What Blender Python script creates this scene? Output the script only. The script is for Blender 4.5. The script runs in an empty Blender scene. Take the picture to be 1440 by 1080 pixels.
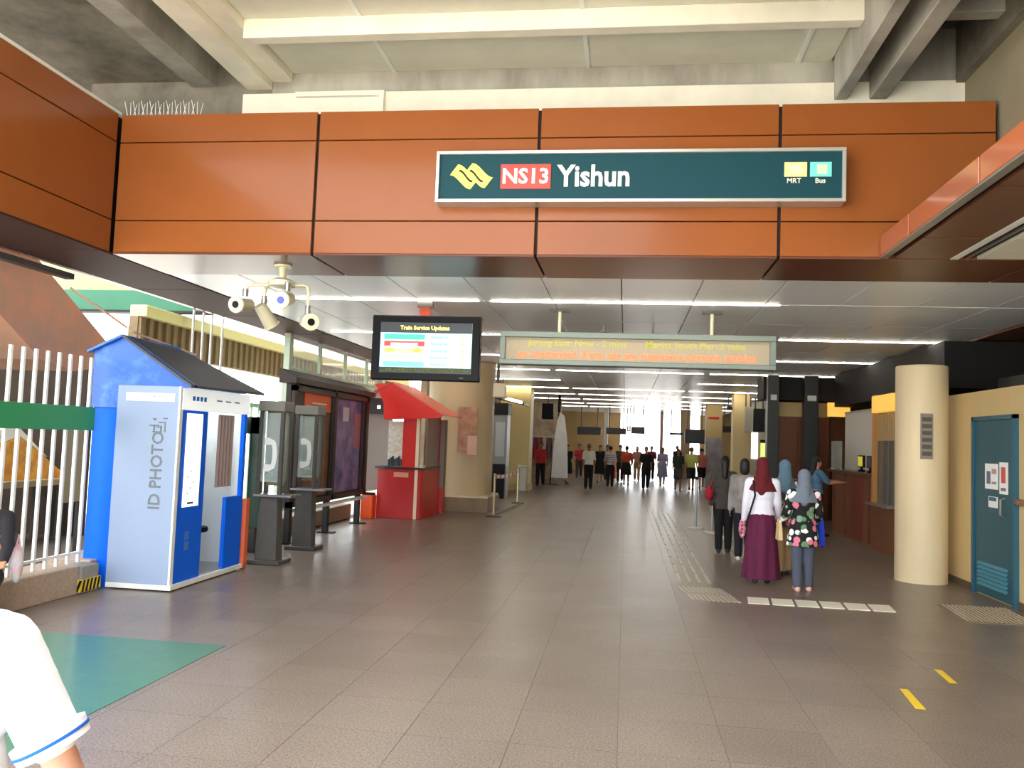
import bpy, bmesh, math, random
from mathutils import Matrix, Vector
random.seed(7)
S = 1.1                      # survey units -> metres (eye height 1.70 m)
scene = bpy.context.scene
COL = scene.collection

# ------------------------------------------------------------------ camera
def cam_axes(yaw, pit, rol):
    cy, sy = math.cos(yaw), math.sin(yaw)
    f = Vector((-sy*math.cos(pit), cy*math.cos(pit), math.sin(pit)))
    r0 = Vector((cy, sy, 0)); u0 = r0.cross(f)
    c, s = math.cos(rol), math.sin(rol)
    return c*r0 + s*u0, -s*r0 + c*u0, f
cr, cu, cf = cam_axes(.1362, .0658, .03694)
CAM = Vector((0, 0, 1.55))
cam_data = bpy.data.cameras.new('camera'); cam_data.sensor_width = 36; cam_data.lens = 36*1186.5/1440
cam_data.clip_end = 500
cam = bpy.data.objects.new('camera', cam_data); COL.objects.link(cam)
m = Matrix.Identity(4)
for i in range(3):
    m[i][0], m[i][1], m[i][2] = cr[i], cu[i], -cf[i]
    m[i][3] = CAM[i]*S
cam.matrix_world = m
scene.camera = cam

# ------------------------------------------------------------------ world, exposure
world = bpy.data.worlds.new('world'); scene.world = world; world.use_nodes = True
wn = world.node_tree.nodes; wl = world.node_tree.links
bg = wn['Background']
bg.inputs['Color'].default_value = (.93, .965, 1, 1)
bg.inputs['Strength'].default_value = 3.4
vs = scene.view_settings
vs.view_transform = 'Standard'; vs.look = 'None'; vs.exposure = 1.0; vs.gamma = 1; vs.use_curve_mapping = False
sun_data = bpy.data.lights.new('sun', 'SUN'); sun_data.energy = 16; sun_data.angle = .02; sun_data.color = (1, .96, .9)
sun = bpy.data.objects.new('sun', sun_data); COL.objects.link(sun)
sun.rotation_euler = Vector((-.5, -.45, -1)).to_track_quat('-Z', 'Y').to_euler()
scene.cycles.use_denoising = True
scene.cycles.max_bounces = 10
scene.cycles.diffuse_bounces = 6
scene.cycles.sample_clamp_indirect = 8

# ------------------------------------------------------------------ materials
def rgb(r, g, b):
    f = lambda c: (c/255/12.92) if c/255 <= .04045 else ((c/255+.055)/1.055)**2.4
    return (f(r), f(g), f(b), 1)
MATS = {}
def mat(name, col=(200, 200, 200), rough=.5, metal=0, spec=.5, noise=0, nscale=8, col2=None, emit=0, ecol=None,
        coat=0, bump=0, stretch=None, rand=0, alpha=1, trans=0, pos=True, nmix=None):
    if name in MATS: return MATS[name]
    mt = bpy.data.materials.new(name); mt.use_nodes = True
    nt = mt.node_tree; n = nt.nodes; l = nt.links; b = n['Principled BSDF']
    c1 = rgb(*col)
    b.inputs['Base Color'].default_value = c1
    b.inputs['Roughness'].default_value = rough
    b.inputs['Metallic'].default_value = metal
    b.inputs['Specular IOR Level'].default_value = spec
    b.inputs['Coat Weight'].default_value = coat
    b.inputs['Coat Roughness'].default_value = .08
    b.inputs['Alpha'].default_value = alpha
    b.inputs['Transmission Weight'].default_value = trans
    if emit:
        b.inputs['Emission Color'].default_value = rgb(*(ecol or col)); b.inputs['Emission Strength'].default_value = emit
    out = None
    if noise or col2 or bump:
        if pos:
            g = n.new('ShaderNodeNewGeometry'); src = g.outputs['Position']
        else:
            g = n.new('ShaderNodeTexCoord'); src = g.outputs['Object']
        if stretch:
            mp = n.new('ShaderNodeMapping'); mp.inputs['Scale'].default_value = stretch
            l.new(src, mp.inputs['Vector']); src = mp.outputs[0]
        tx = n.new('ShaderNodeTexNoise'); tx.inputs['Scale'].default_value = nscale; tx.inputs['Detail'].default_value = 6
        tx.inputs['Roughness'].default_value = .62
        l.new(src, tx.inputs['Vector'])
        if noise or col2:
            c2 = rgb(*col2) if col2 else tuple(max(0, x*(1-noise)) for x in c1[:3])+(1,)
            rp = n.new('ShaderNodeMapRange'); lo, hi = nmix or (.35, .65)
            rp.inputs['From Min'].default_value = lo; rp.inputs['From Max'].default_value = hi
            l.new(tx.outputs['Fac'], rp.inputs['Value'])
            mx = n.new('ShaderNodeMix'); mx.data_type = 'RGBA'
            mx.inputs['A'].default_value = c1; mx.inputs['B'].default_value = c2
            l.new(rp.outputs[0], mx.inputs['Factor']); out = mx.outputs['Result']
        if bump:
            bp = n.new('ShaderNodeBump'); bp.inputs['Strength'].default_value = bump; bp.inputs['Distance'].default_value = .02
            l.new(tx.outputs['Fac'], bp.inputs['Height']); l.new(bp.outputs[0], b.inputs['Normal'])
    if rand:
        oi = n.new('ShaderNodeObjectInfo'); mr = n.new('ShaderNodeMapRange')
        mr.inputs['To Min'].default_value = 1-rand; mr.inputs['To Max'].default_value = 1+rand
        l.new(oi.outputs['Random'], mr.inputs['Value'])
        hs = n.new('ShaderNodeHueSaturation'); hs.inputs['Color'].default_value = c1
        if out: l.new(out, hs.inputs['Color'])
        l.new(mr.outputs[0], hs.inputs['Value']); out = hs.outputs[0]
    if out: l.new(out, b.inputs['Base Color'])
    MATS[name] = mt
    return mt

def granite(name, col, col2, rough):
    """speckled honed granite with softly worn gloss"""
    if name in MATS: return MATS[name]
    mt = mat(name, col, rough, rand=.07, noise=.3, nscale=1.1, col2=col2, nmix=(.15, .85))
    nt = mt.node_tree; n = nt.nodes; l = nt.links; b = n['Principled BSDF']
    src = b.inputs['Base Color'].links[0].from_socket
    b.inputs['Specular IOR Level'].default_value = .36
    g = n.new('ShaderNodeNewGeometry')
    sp = n.new('ShaderNodeTexNoise'); sp.inputs['Scale'].default_value = 75; sp.inputs['Detail'].default_value = 3
    l.new(g.outputs['Position'], sp.inputs['Vector'])
    mr = n.new('ShaderNodeMapRange'); mr.inputs['From Min'].default_value = .36; mr.inputs['From Max'].default_value = .66
    mr.inputs['To Min'].default_value = .62; mr.inputs['To Max'].default_value = 1.42
    l.new(sp.outputs['Fac'], mr.inputs['Value'])
    hs = n.new('ShaderNodeHueSaturation'); l.new(src, hs.inputs['Color']); l.new(mr.outputs[0], hs.inputs['Value'])
    l.new(hs.outputs[0], b.inputs['Base Color'])
    wr = n.new('ShaderNodeTexNoise'); wr.inputs['Scale'].default_value = .9; wr.inputs['Detail'].default_value = 5
    l.new(g.outputs['Position'], wr.inputs['Vector'])
    m2 = n.new('ShaderNodeMapRange'); m2.inputs['From Min'].default_value = .3; m2.inputs['From Max'].default_value = .7
    m2.inputs['To Min'].default_value = rough-.005; m2.inputs['To Max'].default_value = rough+.02
    l.new(wr.outputs['Fac'], m2.inputs['Value']); l.new(m2.outputs[0], b.inputs['Roughness'])
    return mt

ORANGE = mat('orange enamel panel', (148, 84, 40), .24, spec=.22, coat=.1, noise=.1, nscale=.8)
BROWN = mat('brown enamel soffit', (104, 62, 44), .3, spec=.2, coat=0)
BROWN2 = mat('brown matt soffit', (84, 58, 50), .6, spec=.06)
DARK = mat('dark joint', (22, 18, 16), .7)
BLACK = mat('black plastic', (12, 13, 16), .5, spec=.2)
CONC = mat('stained concrete', (138, 130, 115), .85, noise=.5, nscale=1.6, bump=.15, col2=(90, 84, 73))
CONCL = mat('pale concrete', (186, 184, 172), .85, noise=.25, nscale=1.6, stretch=(1, 1, .3), col2=(146, 140, 130))
CREAMP = mat('cream painted beam', (248, 243, 224), .6, noise=.12, nscale=2)
BOARD = mat('grey white roof board', (226, 224, 208), .7, noise=.08, nscale=3)
CEIL = mat('brushed metal ceiling panel', (240, 247, 255), .32, metal=0, rand=.03)
TRIMG = mat('grey metal trim', (150, 146, 138), .35, metal=.6)
WHITEP = mat('white paint', (232, 234, 230), .5)
BEIGE = mat('beige painted plaster', (214, 186, 130), .55, noise=.1, nscale=1.5, stretch=(1, 1, .4))
TEAL = mat('teal painted door', (22, 84, 98), .45, noise=.1, nscale=2)
STEEL = mat('brushed steel', (176, 178, 178), .3, metal=.9)
DKGREY = mat('dark grey metal', (78, 76, 72), .45, metal=.3)
WOOD = mat('brown wood veneer', (132, 74, 36), .4, noise=.4, nscale=3, stretch=(6, 6, .6))
GLASS = mat('pale glass', (214, 232, 226), .08, alpha=.28)
PAPER = mat('white paper', (240, 240, 236), .8)
RED = mat('red painted metal', (214, 36, 26), .35)
YELLOW = mat('yellow tape', (236, 200, 40), .5)
TUBE = mat('lit fluorescent tube', (255, 246, 226), .5, emit=17)
SKIN = mat('skin tan', (196, 142, 108), .55)
SKIN2 = mat('skin brown', (150, 100, 72), .55)

# ------------------------------------------------------------------ mesh helpers
class MB:
    def __init__(s): s.v = []; s.f = []
    def add(s, vs_, fs_):
        o = len(s.v); s.v += [tuple(v) for v in vs_]; s.f += [tuple(i+o for i in f) for f in fs_]; return s
    def box(s, x0, x1, y0, y1, z0, z1):
        return s.add([(x0,y0,z0),(x1,y0,z0),(x1,y1,z0),(x0,y1,z0),(x0,y0,z1),(x1,y0,z1),(x1,y1,z1),(x0,y1,z1)],
                     [(0,3,2,1),(4,5,6,7),(0,1,5,4),(1,2,6,5),(2,3,7,6),(3,0,4,7)])
    def prism(s, poly, ax, a, b):
        """polygon in the two other axes (in order), extruded along ax from a to b"""
        def p(q, t): return (t, q[0], q[1]) if ax == 'x' else (q[0], t, q[1]) if ax == 'y' else (q[0], q[1], t)
        n = len(poly)
        area = sum(poly[i][0]*poly[(i+1) % n][1]-poly[(i+1) % n][0]*poly[i][1] for i in range(n))
        if (area > 0) == (ax == 'y'): poly = poly[::-1]
        if a > b: a, b = b, a
        return s.add([p(q, a) for q in poly]+[p(q, b) for q in poly],
                     [tuple(range(n))[::-1], tuple(range(n, 2*n))]+[(i, (i+1) % n, n+(i+1) % n, n+i) for i in range(n)])
    def rod(s, p0, p1, r0, r1=None, n=8):
        r1 = r0 if r1 is None else r1
        p0, p1 = Vector(p0), Vector(p1); d = (p1-p0).normalized()
        a = d.orthogonal().normalized(); b = d.cross(a)
        vs_ = []
        for p, r in ((p0, r0), (p1, r1)):
            vs_ += [p+r*(math.cos(2*math.pi*i/n)*a+math.sin(2*math.pi*i/n)*b) for i in range(n)]
        return s.add(vs_, [tuple(range(n))[::-1], tuple(range(n, 2*n))]+[(i, (i+1) % n, n+(i+1) % n, n+i) for i in range(n)])
    def tube(s, pts, r, n=8):
        pts = [Vector(p) for p in pts]; vs_ = []; fs_ = []
        up = None
        for k, p in enumerate(pts):
            d = (pts[min(k+1, len(pts)-1)]-pts[max(k-1, 0)]).normalized()
            a = d.orthogonal().normalized() if up is None else (up-d*up.dot(d)).normalized()
            up = a; b = d.cross(a)
            vs_ += [p+r*(math.cos(2*math.pi*i/n)*a+math.sin(2*math.pi*i/n)*b) for i in range(n)]
        for k in range(len(pts)-1):
            fs_ += [(k*n+i, k*n+(i+1) % n, (k+1)*n+(i+1) % n, (k+1)*n+i) for i in range(n)]
        L = len(pts)-1
        fs_ += [tuple(range(n))[::-1], tuple(range(L*n, L*n+n))]
        return s.add(vs_, fs_)
    def cap(s, p0, p1, r0, r1, n=10, h=3, sc=None):
        """round cone, closed by hemispheres"""
        p0, p1 = Vector(p0), Vector(p1); d = (p1-p0)
        d = d.normalized() if d.length > 1e-6 else Vector((0, 0, 1))
        a = d.orthogonal().normalized(); b = d.cross(a); rings = []
        for k in range(h+1):
            t = -math.pi/2+k/h*math.pi/2; rings.append((p0+d*r0*math.sin(t), max(r0*math.cos(t), 1e-4)))
        for k in range(h+1):
            t = k/h*math.pi/2; rings.append((p1+d*r1*math.sin(t), max(r1*math.cos(t), 1e-4)))
        vs_ = []; fs_ = []
        for c, r in rings: vs_ += [c+r*(math.cos(2*math.pi*i/n)*a+math.sin(2*math.pi*i/n)*b) for i in range(n)]
        for k in range(len(rings)-1): fs_ += [(k*n+i, k*n+(i+1) % n, (k+1)*n+(i+1) % n, (k+1)*n+i) for i in range(n)]
        L = len(rings)-1; fs_ += [tuple(range(n))[::-1], tuple(range(L*n, L*n+n))]
        return s.add(vs_, fs_)
    def ell(s, c, r, n=14, h=8):
        c = Vector(c); vs_ = []; fs_ = []
        for k in range(h+1):
            t = -math.pi/2+math.pi*k/h; q = max(math.cos(t), .01)
            vs_ += [(c.x+r[0]*q*math.cos(2*math.pi*i/n), c.y+r[1]*q*math.sin(2*math.pi*i/n), c.z+r[2]*math.sin(t)) for i in range(n)]
        for k in range(h): fs_ += [(k*n+i, k*n+(i+1) % n, (k+1)*n+(i+1) % n, (k+1)*n+i) for i in range(n)]
        fs_ += [tuple(range(n))[::-1], tuple(range(h*n, h*n+n))]
        return s.add(vs_, fs_)
    def lathe(s, c, prof, n=32):
        vs_ = []; fs_ = []
        for r, z in prof: vs_ += [(c[0]+r*math.cos(2*math.pi*i/n), c[1]+r*math.sin(2*math.pi*i/n), z) for i in range(n)]
        for k in range(len(prof)-1): fs_ += [(k*n+i, k*n+(i+1) % n, (k+1)*n+(i+1) % n, (k+1)*n+i) for i in range(n)]
        L = len(prof)-1; fs_ += [tuple(range(n))[::-1], tuple(range(L*n, L*n+n))]
        return s.add(vs_, fs_)
    def loft(s, rings):
        """closed loft through equal-length rings of points"""
        n = len(rings[0]); vs_ = [p for r in rings for p in r]; fs_ = []
        for k in range(len(rings)-1): fs_ += [(k*n+i, k*n+(i+1) % n, (k+1)*n+(i+1) % n, (k+1)*n+i) for i in range(n)]
        L = len(rings)-1; fs_ += [tuple(range(n))[::-1], tuple(range(L*n, L*n+n))]
        return s.add(vs_, fs_)
    def build(s, name, mt, parent=None, smooth=False, bevel=0, scale=S, local=False):
        me = bpy.data.meshes.new(name)
        me.from_pydata([(x*scale, y*scale, z*scale) for x, y, z in s.v], [], s.f)
        bm = bmesh.new(); bm.from_mesh(me)
        bmesh.ops.recalc_face_normals(bm, faces=bm.faces)
        if bevel:
            bmesh.ops.bevel(bm, geom=bm.edges[:], offset=bevel, segments=1, affect='EDGES', clamp_overlap=True)
        if parent is not None and not local:
            bm.transform(root_matrix(parent).inverted())
        bm.to_mesh(me); bm.free()
        if smooth:
            for p in me.polygons: p.use_smooth = True
            try: me.set_sharp_from_angle(angle=math.radians(42))
            except Exception: pass
        me.materials.append(mt)
        o = bpy.data.objects.new(name, me); COL.objects.link(o)
        if parent is not None: o.parent = parent
        return o
def root_matrix(o):
    mm = o.matrix_basis.copy()
    while o.parent: o = o.parent; mm = o.matrix_basis @ mm
    return mm
def tag(o, label=None, cat=None, group=None, kind=None):
    if label: o['label'] = label
    if cat: o['category'] = cat
    if group: o['group'] = group
    if kind: o['kind'] = kind
    return o
def thing(name, label, cat, loc=(0, 0, 0), rz=0, group=None, kind=None):
    o = bpy.data.objects.new(name, None); COL.objects.link(o); o.empty_display_size = .1
    o.location = (loc[0]*S, loc[1]*S, loc[2]*S); o.rotation_euler = (0, 0, rz)
    return tag(o, label, cat, group, kind)
def part(name, mt, parent, *box, bevel=0, smooth=False):
    return MB().box(*box).build(name, mt, parent, bevel=bevel, smooth=smooth)
def struct(name, label, cat, mt, *box, bevel=0):
    return tag(MB().box(*box).build(name, mt, bevel=bevel), label, cat, kind='structure')
def twin(src, loc, parent):
    """copy of a piece sharing its mesh, placed in survey units relative to the source mesh origin"""
    o = src.copy(); COL.objects.link(o); o.parent = parent; o.location = (loc[0]*S, loc[1]*S, loc[2]*S); return o
LATE = []                                   # text and remeshed pieces, turned into plain meshes at the end
def text(body, size, at, right, up, mt, parent, name='lettering', align='LEFT', extrude=.002, bold=0, xs=1, split=False):
    cu_ = bpy.data.curves.new(name, 'FONT'); cu_.body = body; cu_.size = size*S; cu_.align_x = align; cu_.align_y = 'CENTER'
    cu_.extrude = extrude; cu_.offset = bold; cu_.resolution_u = 2
    cu_.materials.append(mt)
    o = bpy.data.objects.new(name, cu_); COL.objects.link(o)
    r, u = Vector(right).normalized(), Vector(up).normalized(); n = r.cross(u)
    mm = Matrix.Identity(4)
    for i in range(3): mm[i][0], mm[i][1], mm[i][2], mm[i][3] = r[i]*xs, u[i], n[i], at[i]*S
    o.parent = parent
    o.matrix_basis = root_matrix(parent).inverted() @ mm
    LATE.append(o)
    if split: o['split'] = 1
    return o
def proj(x, y, z):
    d = Vector((x, y, z))-CAM; w = d.dot(cf)
    if w <= .05: return None
    return 720+1186.5*d.dot(cr)/w, 540-1186.5*d.dot(cu)/w
def inview(x, y, z, mg=60):
    q = proj(x, y, z)
    return q is not None and -mg < q[0] < 1440+mg and -mg < q[1] < 1080+mg

# ================================================================== STRUCTURE
# ---- floor: honed granite tiles on a dark bed
FL = granite('granite floor', (130, 117, 106), (110, 97, 86), .3)
floor = struct('floor', 'grey brown granite tile floor of the station concourse', 'floor', mat('floor grout', (96, 86, 76), .7),
               -5.2, 6.6, 1.1, 47, -.2, -.006)
struct('pavement', 'pale unseen paving behind the camera, added to bounce sunlight', 'pavement', mat('pale paving', (206, 200, 188), .9, noise=.12, nscale=3), -30, 30, -40, 1.1, -.2, 0)  # unseen pale plaza, added to bounce sunlight onto roof and fascia
T = .55
tile0 = None; rest = MB()
cells = []
for i in range(-10, 12):
    for j in range(2, 86):
        x, y = i*T, j*T
        if x < -5.3 or x > 6.1: continue
        near = any(inview(x+a, y+b, 0, 5) for a in (0, T) for b in (0, T)) and y < 11 and x < 4.05 and x > -5
        cells.append((x, y, near))
g = .0012
for x, y, near in cells:
    if near:
        if tile0 is None:
            tile0 = MB().box(g, T-g, g, T-g, -.02, 0).build('tile', FL, floor)
            tile0.location = (x*S, y*S, 0)
        else: twin(tile0, (x, y, 0), floor)
    else:
        x0, x1, y0, y1 = max(x+g, -5.2), min(x+T-g, 6.6), y+g, y+T-g
        if x1 > x0: rest.box(x0, x1, y0, y1, -.02, 0)
o = rest.build('tile_field', FL, floor); o['kind'] = 'stuff'
struct('ground', 'pale paved ground outside beyond the fence', 'ground', mat('paving', (176, 172, 164), .9, noise=.15, nscale=4),
       -40, 40, -30, 90, -.5, -.22)

# ---- hall ceiling: metal panels, seams between them
ceil = struct('ceiling', 'low metal panel ceiling of the concourse', 'ceiling', mat('ceiling void', (60, 58, 54), .8), -4.96, 4.78, 8.4, 46, 3.235, 3.4)
PX = [-4.96+.8117*i for i in range(13)]
rows = [8.4]+[9.9+1.6*i for i in range(23)]
c0 = MB().box(.006, .8057, .006, 1.594, 3.2, 3.23).build('panel', CEIL, ceil, bevel=.003)
first = MB().box(.006, .8057, .006, 1.47, 3.2, 3.23).build('panel', CEIL, ceil, bevel=.003)
for a, x in enumerate(PX[:-1]):
    for b, y in enumerate(rows):
        lit = b and (b % 2 == 1)
        if b == 0:
            if a == 0: first.location = (x*S, y*S, 0)
            else: twin(first, (x, y, 0), ceil)
        elif a == 0 and b == 1: c0.location = (x*S, (y+.02)*S, 0)
        else: twin(c0, (x, y+.02, 0), ceil)
# white seam strips between the unlit panel rows
for b, y in enumerate(rows[1:]):
    if b == 0: part('seam_strip', WHITEP, ceil, 1.8, 4.77, y-.018, y+.024, 3.197, 3.215)
    if b % 2 == 1 and y < 27: part('seam_strip', WHITEP, ceil, -4.95, 4.77, y-.012, y+.024, 3.199, 3.215)
# ---- lamps in the ceiling slots
k = 0
ordn = ['first', 'second', 'third', 'fourth', 'fifth', 'sixth', 'seventh', 'eighth', 'ninth', 'tenth']
side = ['on the fence side', 'in the middle', 'on the counter side']
for b in range(10):
    y = 9.9+3.2*b
    for c, (xa, xb) in enumerate(((-4.85, -1.75), (-1.7, 1.75), (1.8, 4.72))):
        if b in (2, 4) and c == 1 or b == 0 and c == 2: continue
        if b == 1 and c == 2: xa = 2.2
        t = thing('ceiling_light', f'thin lit ceiling lamp strip, {ordn[b]} row behind the orange fascia, {side[c]}', 'ceiling light', ((xa+xb)/2, y, 3.2), group='lamp strips in the concourse ceiling')
        part('housing', WHITEP, t, xa, xb, y-.018, y+.018, 3.2, 3.225)
        part('tube', TUBE, t, xa+.05, xb-.05, y-.011, y+.011, 3.19, 3.2)

# ---- orange fascia across the entrance
XJ = [-4.95, -2.94, -.85, 1.26, 3.03]; ZJ = [3.2, 3.515, 4.28, 4.56]
wf = struct('wall_front', 'orange metal panel fascia spanning the station entrance', 'wall', DARK, -4.95, 3.03, 7.46, 8.36, 3.22, 4.55)
for i in range(4):
    for j in range(3):
        part('panel', ORANGE, wf, XJ[i]+.014, XJ[i+1]-.014, 7.42, 7.455, ZJ[j]+.005, ZJ[j+1]-.005, bevel=.004)
SJ = [-4.95, -2.94, -.85, 1.26, 3.35, 5.6]
for i in range(5):
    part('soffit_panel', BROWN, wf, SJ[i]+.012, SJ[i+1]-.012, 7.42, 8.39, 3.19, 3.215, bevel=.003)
# ---- left wing, returning towards the viewer
wl_ = struct('wall_left', 'orange metal panel wing returning forward above the fence', 'wall', DARK, -5.88, -4.99, .9, 7.9, 3.22, 4.55)
YJ = [7.40, 5.33, 3.24, 1.0]
for i in range(3):
    for j in range(3):
        part('panel', ORANGE, wl_, -4.985, -4.95, YJ[i+1]+.014, YJ[i]-.014, ZJ[j]+.005, ZJ[j+1]-.005, bevel=.004)
part('highlight_strip', WHITEP, wl_, -5.9, -4.94, .9, 7.42, 4.55, 4.58)  # white strip painted as the highlight along the wing's top edge
yy = 1.0
while yy < 40:
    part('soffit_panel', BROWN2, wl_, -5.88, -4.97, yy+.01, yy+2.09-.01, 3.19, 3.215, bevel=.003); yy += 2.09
part('outer_face', ORANGE, wl_, -5.95, -5.885, .9, 40, 3.19, 3.45)
# bolts and brackets under the wing edge, by the stair
for i in range(9):
    y = 5.6+i*.21
    part('bolt', STEEL, wl_, -5.99, -5.95, y, y+.045, 3.20, 3.24)
part('drip_rail', DKGREY, wl_, -6.05, -5.95, 1, 8.3, 3.1, 3.16)

# ---- brown beam on the counter side
rb = struct('beam', 'brown metal beam along the counter side of the ceiling', 'beam', BROWN, 4.79, 5.6, 8.4, 46, 3.17, 3.45)
struct('ceiling_slab', 'unseen upper storey above the concourse, raised to block the sun', 'ceiling', CONC, -5.9, 7.2, 8.65, 46, 3.46, 9)  # unseen mass, made tall to keep sun off the fence side

# ---- low canopy at the right, coming forward
cp = struct('canopy', 'low brown panelled canopy edge beside the station name sign', 'canopy', DARK, 2.14, 6.5, -8, 7.41, 3.225, 3.36)
CY = [7.41, 6.68, 5.38, 4.0, 2.6, -8]
for i in range(5):
    part('edge_panel', mat('orange brown enamel', (176, 98, 62), .22, coat=.4), cp, 2.09, 2.135, CY[i+1]+.012, CY[i]-.012, 3.215, 3.385, bevel=.004)
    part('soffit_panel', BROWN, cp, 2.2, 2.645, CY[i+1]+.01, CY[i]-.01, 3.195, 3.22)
part('edge_trim', TRIMG, cp, 2.09, 2.15, -8, 7.41, 3.195, 3.212)
part('lamp_trim', WHITEP, cp, 2.65, 2.71, -8, 7.41, 3.19, 3.22)
part('slot', DARK, cp, 2.71, 2.84, -8, 7.41, 3.21, 3.224)
part('slot_rail', TRIMG, cp, 2.77, 2.79, -8, 7.41, 3.195, 3.212)
for i in range(5):
    part('ceiling_board', BOARD, cp, 2.86, 6.5, CY[i+1]+.006, CY[i]-.006, 3.195, 3.22)

# ---- high forecourt roof
roof = struct('roof', 'high forecourt roof with concrete beams above the fascia', 'roof', CONC, -8.4, 6.6, 4.0, 9.2, 5.62, 5.9)
part('shade_slab', CONC, roof, .4, 6.6, -8, 5.9, 4.9, 5.6)  # unseen low slab, added to darken the fascia's upper right
part('slab', CONC, roof, -8.4, -4.72, 4.0, 8.64, 5.27, 5.6)
part('end_block', CONC, roof, -5.9, -3.82, 8.3, 8.64, 3.5, 5.6)
part('rib', CONCL, roof, -4.72, -4.45, 4.0, 9.2, 5.2, 5.6)
part('edge_beam', CREAMP, roof, -4.1, -3.82, 4.0, 8.3, 5.16, 5.6, bevel=.01)
part('edge_lip', CREAMP, roof, -3.82, -3.6, 4.0, 8.3, 5.24, 5.6, bevel=.01)
RX = [-3.6, -2.49, -.48, 1.56, 1.88]
for i in range(4):
    for (ya, yb) in ((4.0, 5.8), (5.8, 7.2), (7.2, 8.3)):
        part('board', BOARD, roof, RX[i]+.006, RX[i+1]-.006, ya+.006, yb-.006, 5.33, 5.4)
for x in RX[1:4]:
    part('cover_strip', WHITEP, roof, x-.02, x+.02, 4.0, 8.3, 5.315, 5.33)
for y in (4.1, 5.8, 7.2):
    part('cross_beam', CREAMP, roof, -3.6, 1.88, y-.07, y+.07, 5.15, 5.33, bevel=.008)
part('back_beam', CONCL, roof, -3.82, 3.1, 8.3, 8.6, 5.06, 5.62)
part('back_ledge', CREAMP, roof, -4.1, 3.1, 8.2, 8.6, 4.5, 5.08, bevel=.008)
part('conduit', CREAMP, roof, -3.5, -2.55, 8.15, 8.2, 5.02, 5.07)
part('conduit', CREAMP, roof, -2.6, -2.55, 8.15, 8.2, 4.6, 5.02)
part('beam', CONCL, roof, 1.88, 2.0, 2.5, 8.2, 4.9, 5.62, bevel=.01)
part('beam', CONCL, roof, 2.2, 2.36, 2.5, 8.2, 4.9, 5.62, bevel=.01)
part('cross_rib', CONCL, roof, 2.36, 3.1, 7.15, 7.3, 5.2, 5.62, bevel=.01)
part('cross_rib', CONCL, roof, 2.36, 3.1, 5.6, 5.75, 5.2, 5.62, bevel=.01)
part('edge_rib', CONC, roof, 2.98, 3.1, 2.5, 8.2, 5.05, 5.62)
struct('wall_upper', 'pale concrete wall above the low canopy', 'wall', mat('grey olive concrete', (150, 140, 114), .85, noise=.15, nscale=1.5), 3.06, 3.4, -8, 8.6, 3.37, 5.6)
struct('shade_block', 'unseen concrete block beside the forecourt, added to shade the plaza', 'wall', CONCL, 3.4, 6.6, -8, 4, 3.37, 7)  # unseen block added to shade the right part of the plaza
struct('shade_wall', 'unseen beige wall below the low canopy, added to cut light from the right', 'wall', BEIGE, 6.5, 6.6, -8, 7.44, 0, 3.2)  # unseen wall added to block sky light from the right

# ---- walls on the counter side
wr = struct('wall_right', 'beige plastered wall with the teal service door', 'wall', BEIGE, 4.05, 4.2, 8.2, 12.1, 0, 2.31)
part('skirting', mat('dark skirting', (96, 78, 58), .6), wr, 4.035, 4.05, 8.2, 9.42, 0, .08)
part('skirting', MATS['dark skirting'], wr, 4.035, 4.05, 10.52, 12.1, 0, .08)
part('corner_post', BEIGE, wr, 4.05, 4.2, 8.1, 8.2, 0, 3.1)
struct('wall_outer', 'dark brown wall behind the service counter', 'wall', mat('dark brown wall', (66, 48, 36), .7), 6.4, 6.6, 7.45, 46, -.1, 3.4)
struct('wall_corner', 'dark return wall closing the room behind the beige wall', 'wall', MATS['dark brown wall'], 4.2, 6.4, 7.45, 7.6, -.1, 3.16)
struct('wall_inner', 'brown wood partition beyond the service counter', 'wall', WOOD, 3.3, 6.4, 20.2, 20.35, 0, 3.16)
struct('bulkhead', 'black bulkhead over the posts and wooden cabinet', 'bulkhead', mat('bulkhead black', (26, 22, 20), .7), 3.0, 6.38, 19.3, 20.19, 2.66, 3.16)
struct('soffit_counter', 'dark dropped soffit over the service counter', 'soffit', MATS['bulkhead black'], 4.4, 6.38, 12.5, 18.8, 2.5, 3.16)
t = thing('dark_duct', 'dark duct with a pale lamp above the beige wall', 'duct', (5.2, 10.8, 2.31))
part('duct_body', mat('duct metal', (40, 38, 34), .5), t, 4.9, 5.5, 9.0, 12.0, 2.31, 2.6)
part('bracket', DKGREY, t, 4.84, 4.88, 11.0, 11.05, 2.31, 3.165)
part('lamp_tube', WHITEP, t, 4.82, 4.9, 9.5, 10.3, 2.62, 2.68)

# ---- far end of the concourse
struct('wall_far', 'beige wall panel at the far end beside the bright exit', 'wall', BEIGE, -4.95, -.3, 46, 46.2, 0, 3.4)
struct('wall_far_side', 'beige wall panel at the far end on the counter side', 'wall', BEIGE, 3.9, 6.6, 46, 46.2, 0, 3.4)
struct('wall_concourse', 'dim beige shop wall on the fence side deep in the concourse', 'wall', mat('dim beige', (172, 156, 130), .6, noise=.3, nscale=.8, col2=(120, 96, 80)), -5.1, -4.95, 20.5, 46, 0, 3.2)

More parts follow.
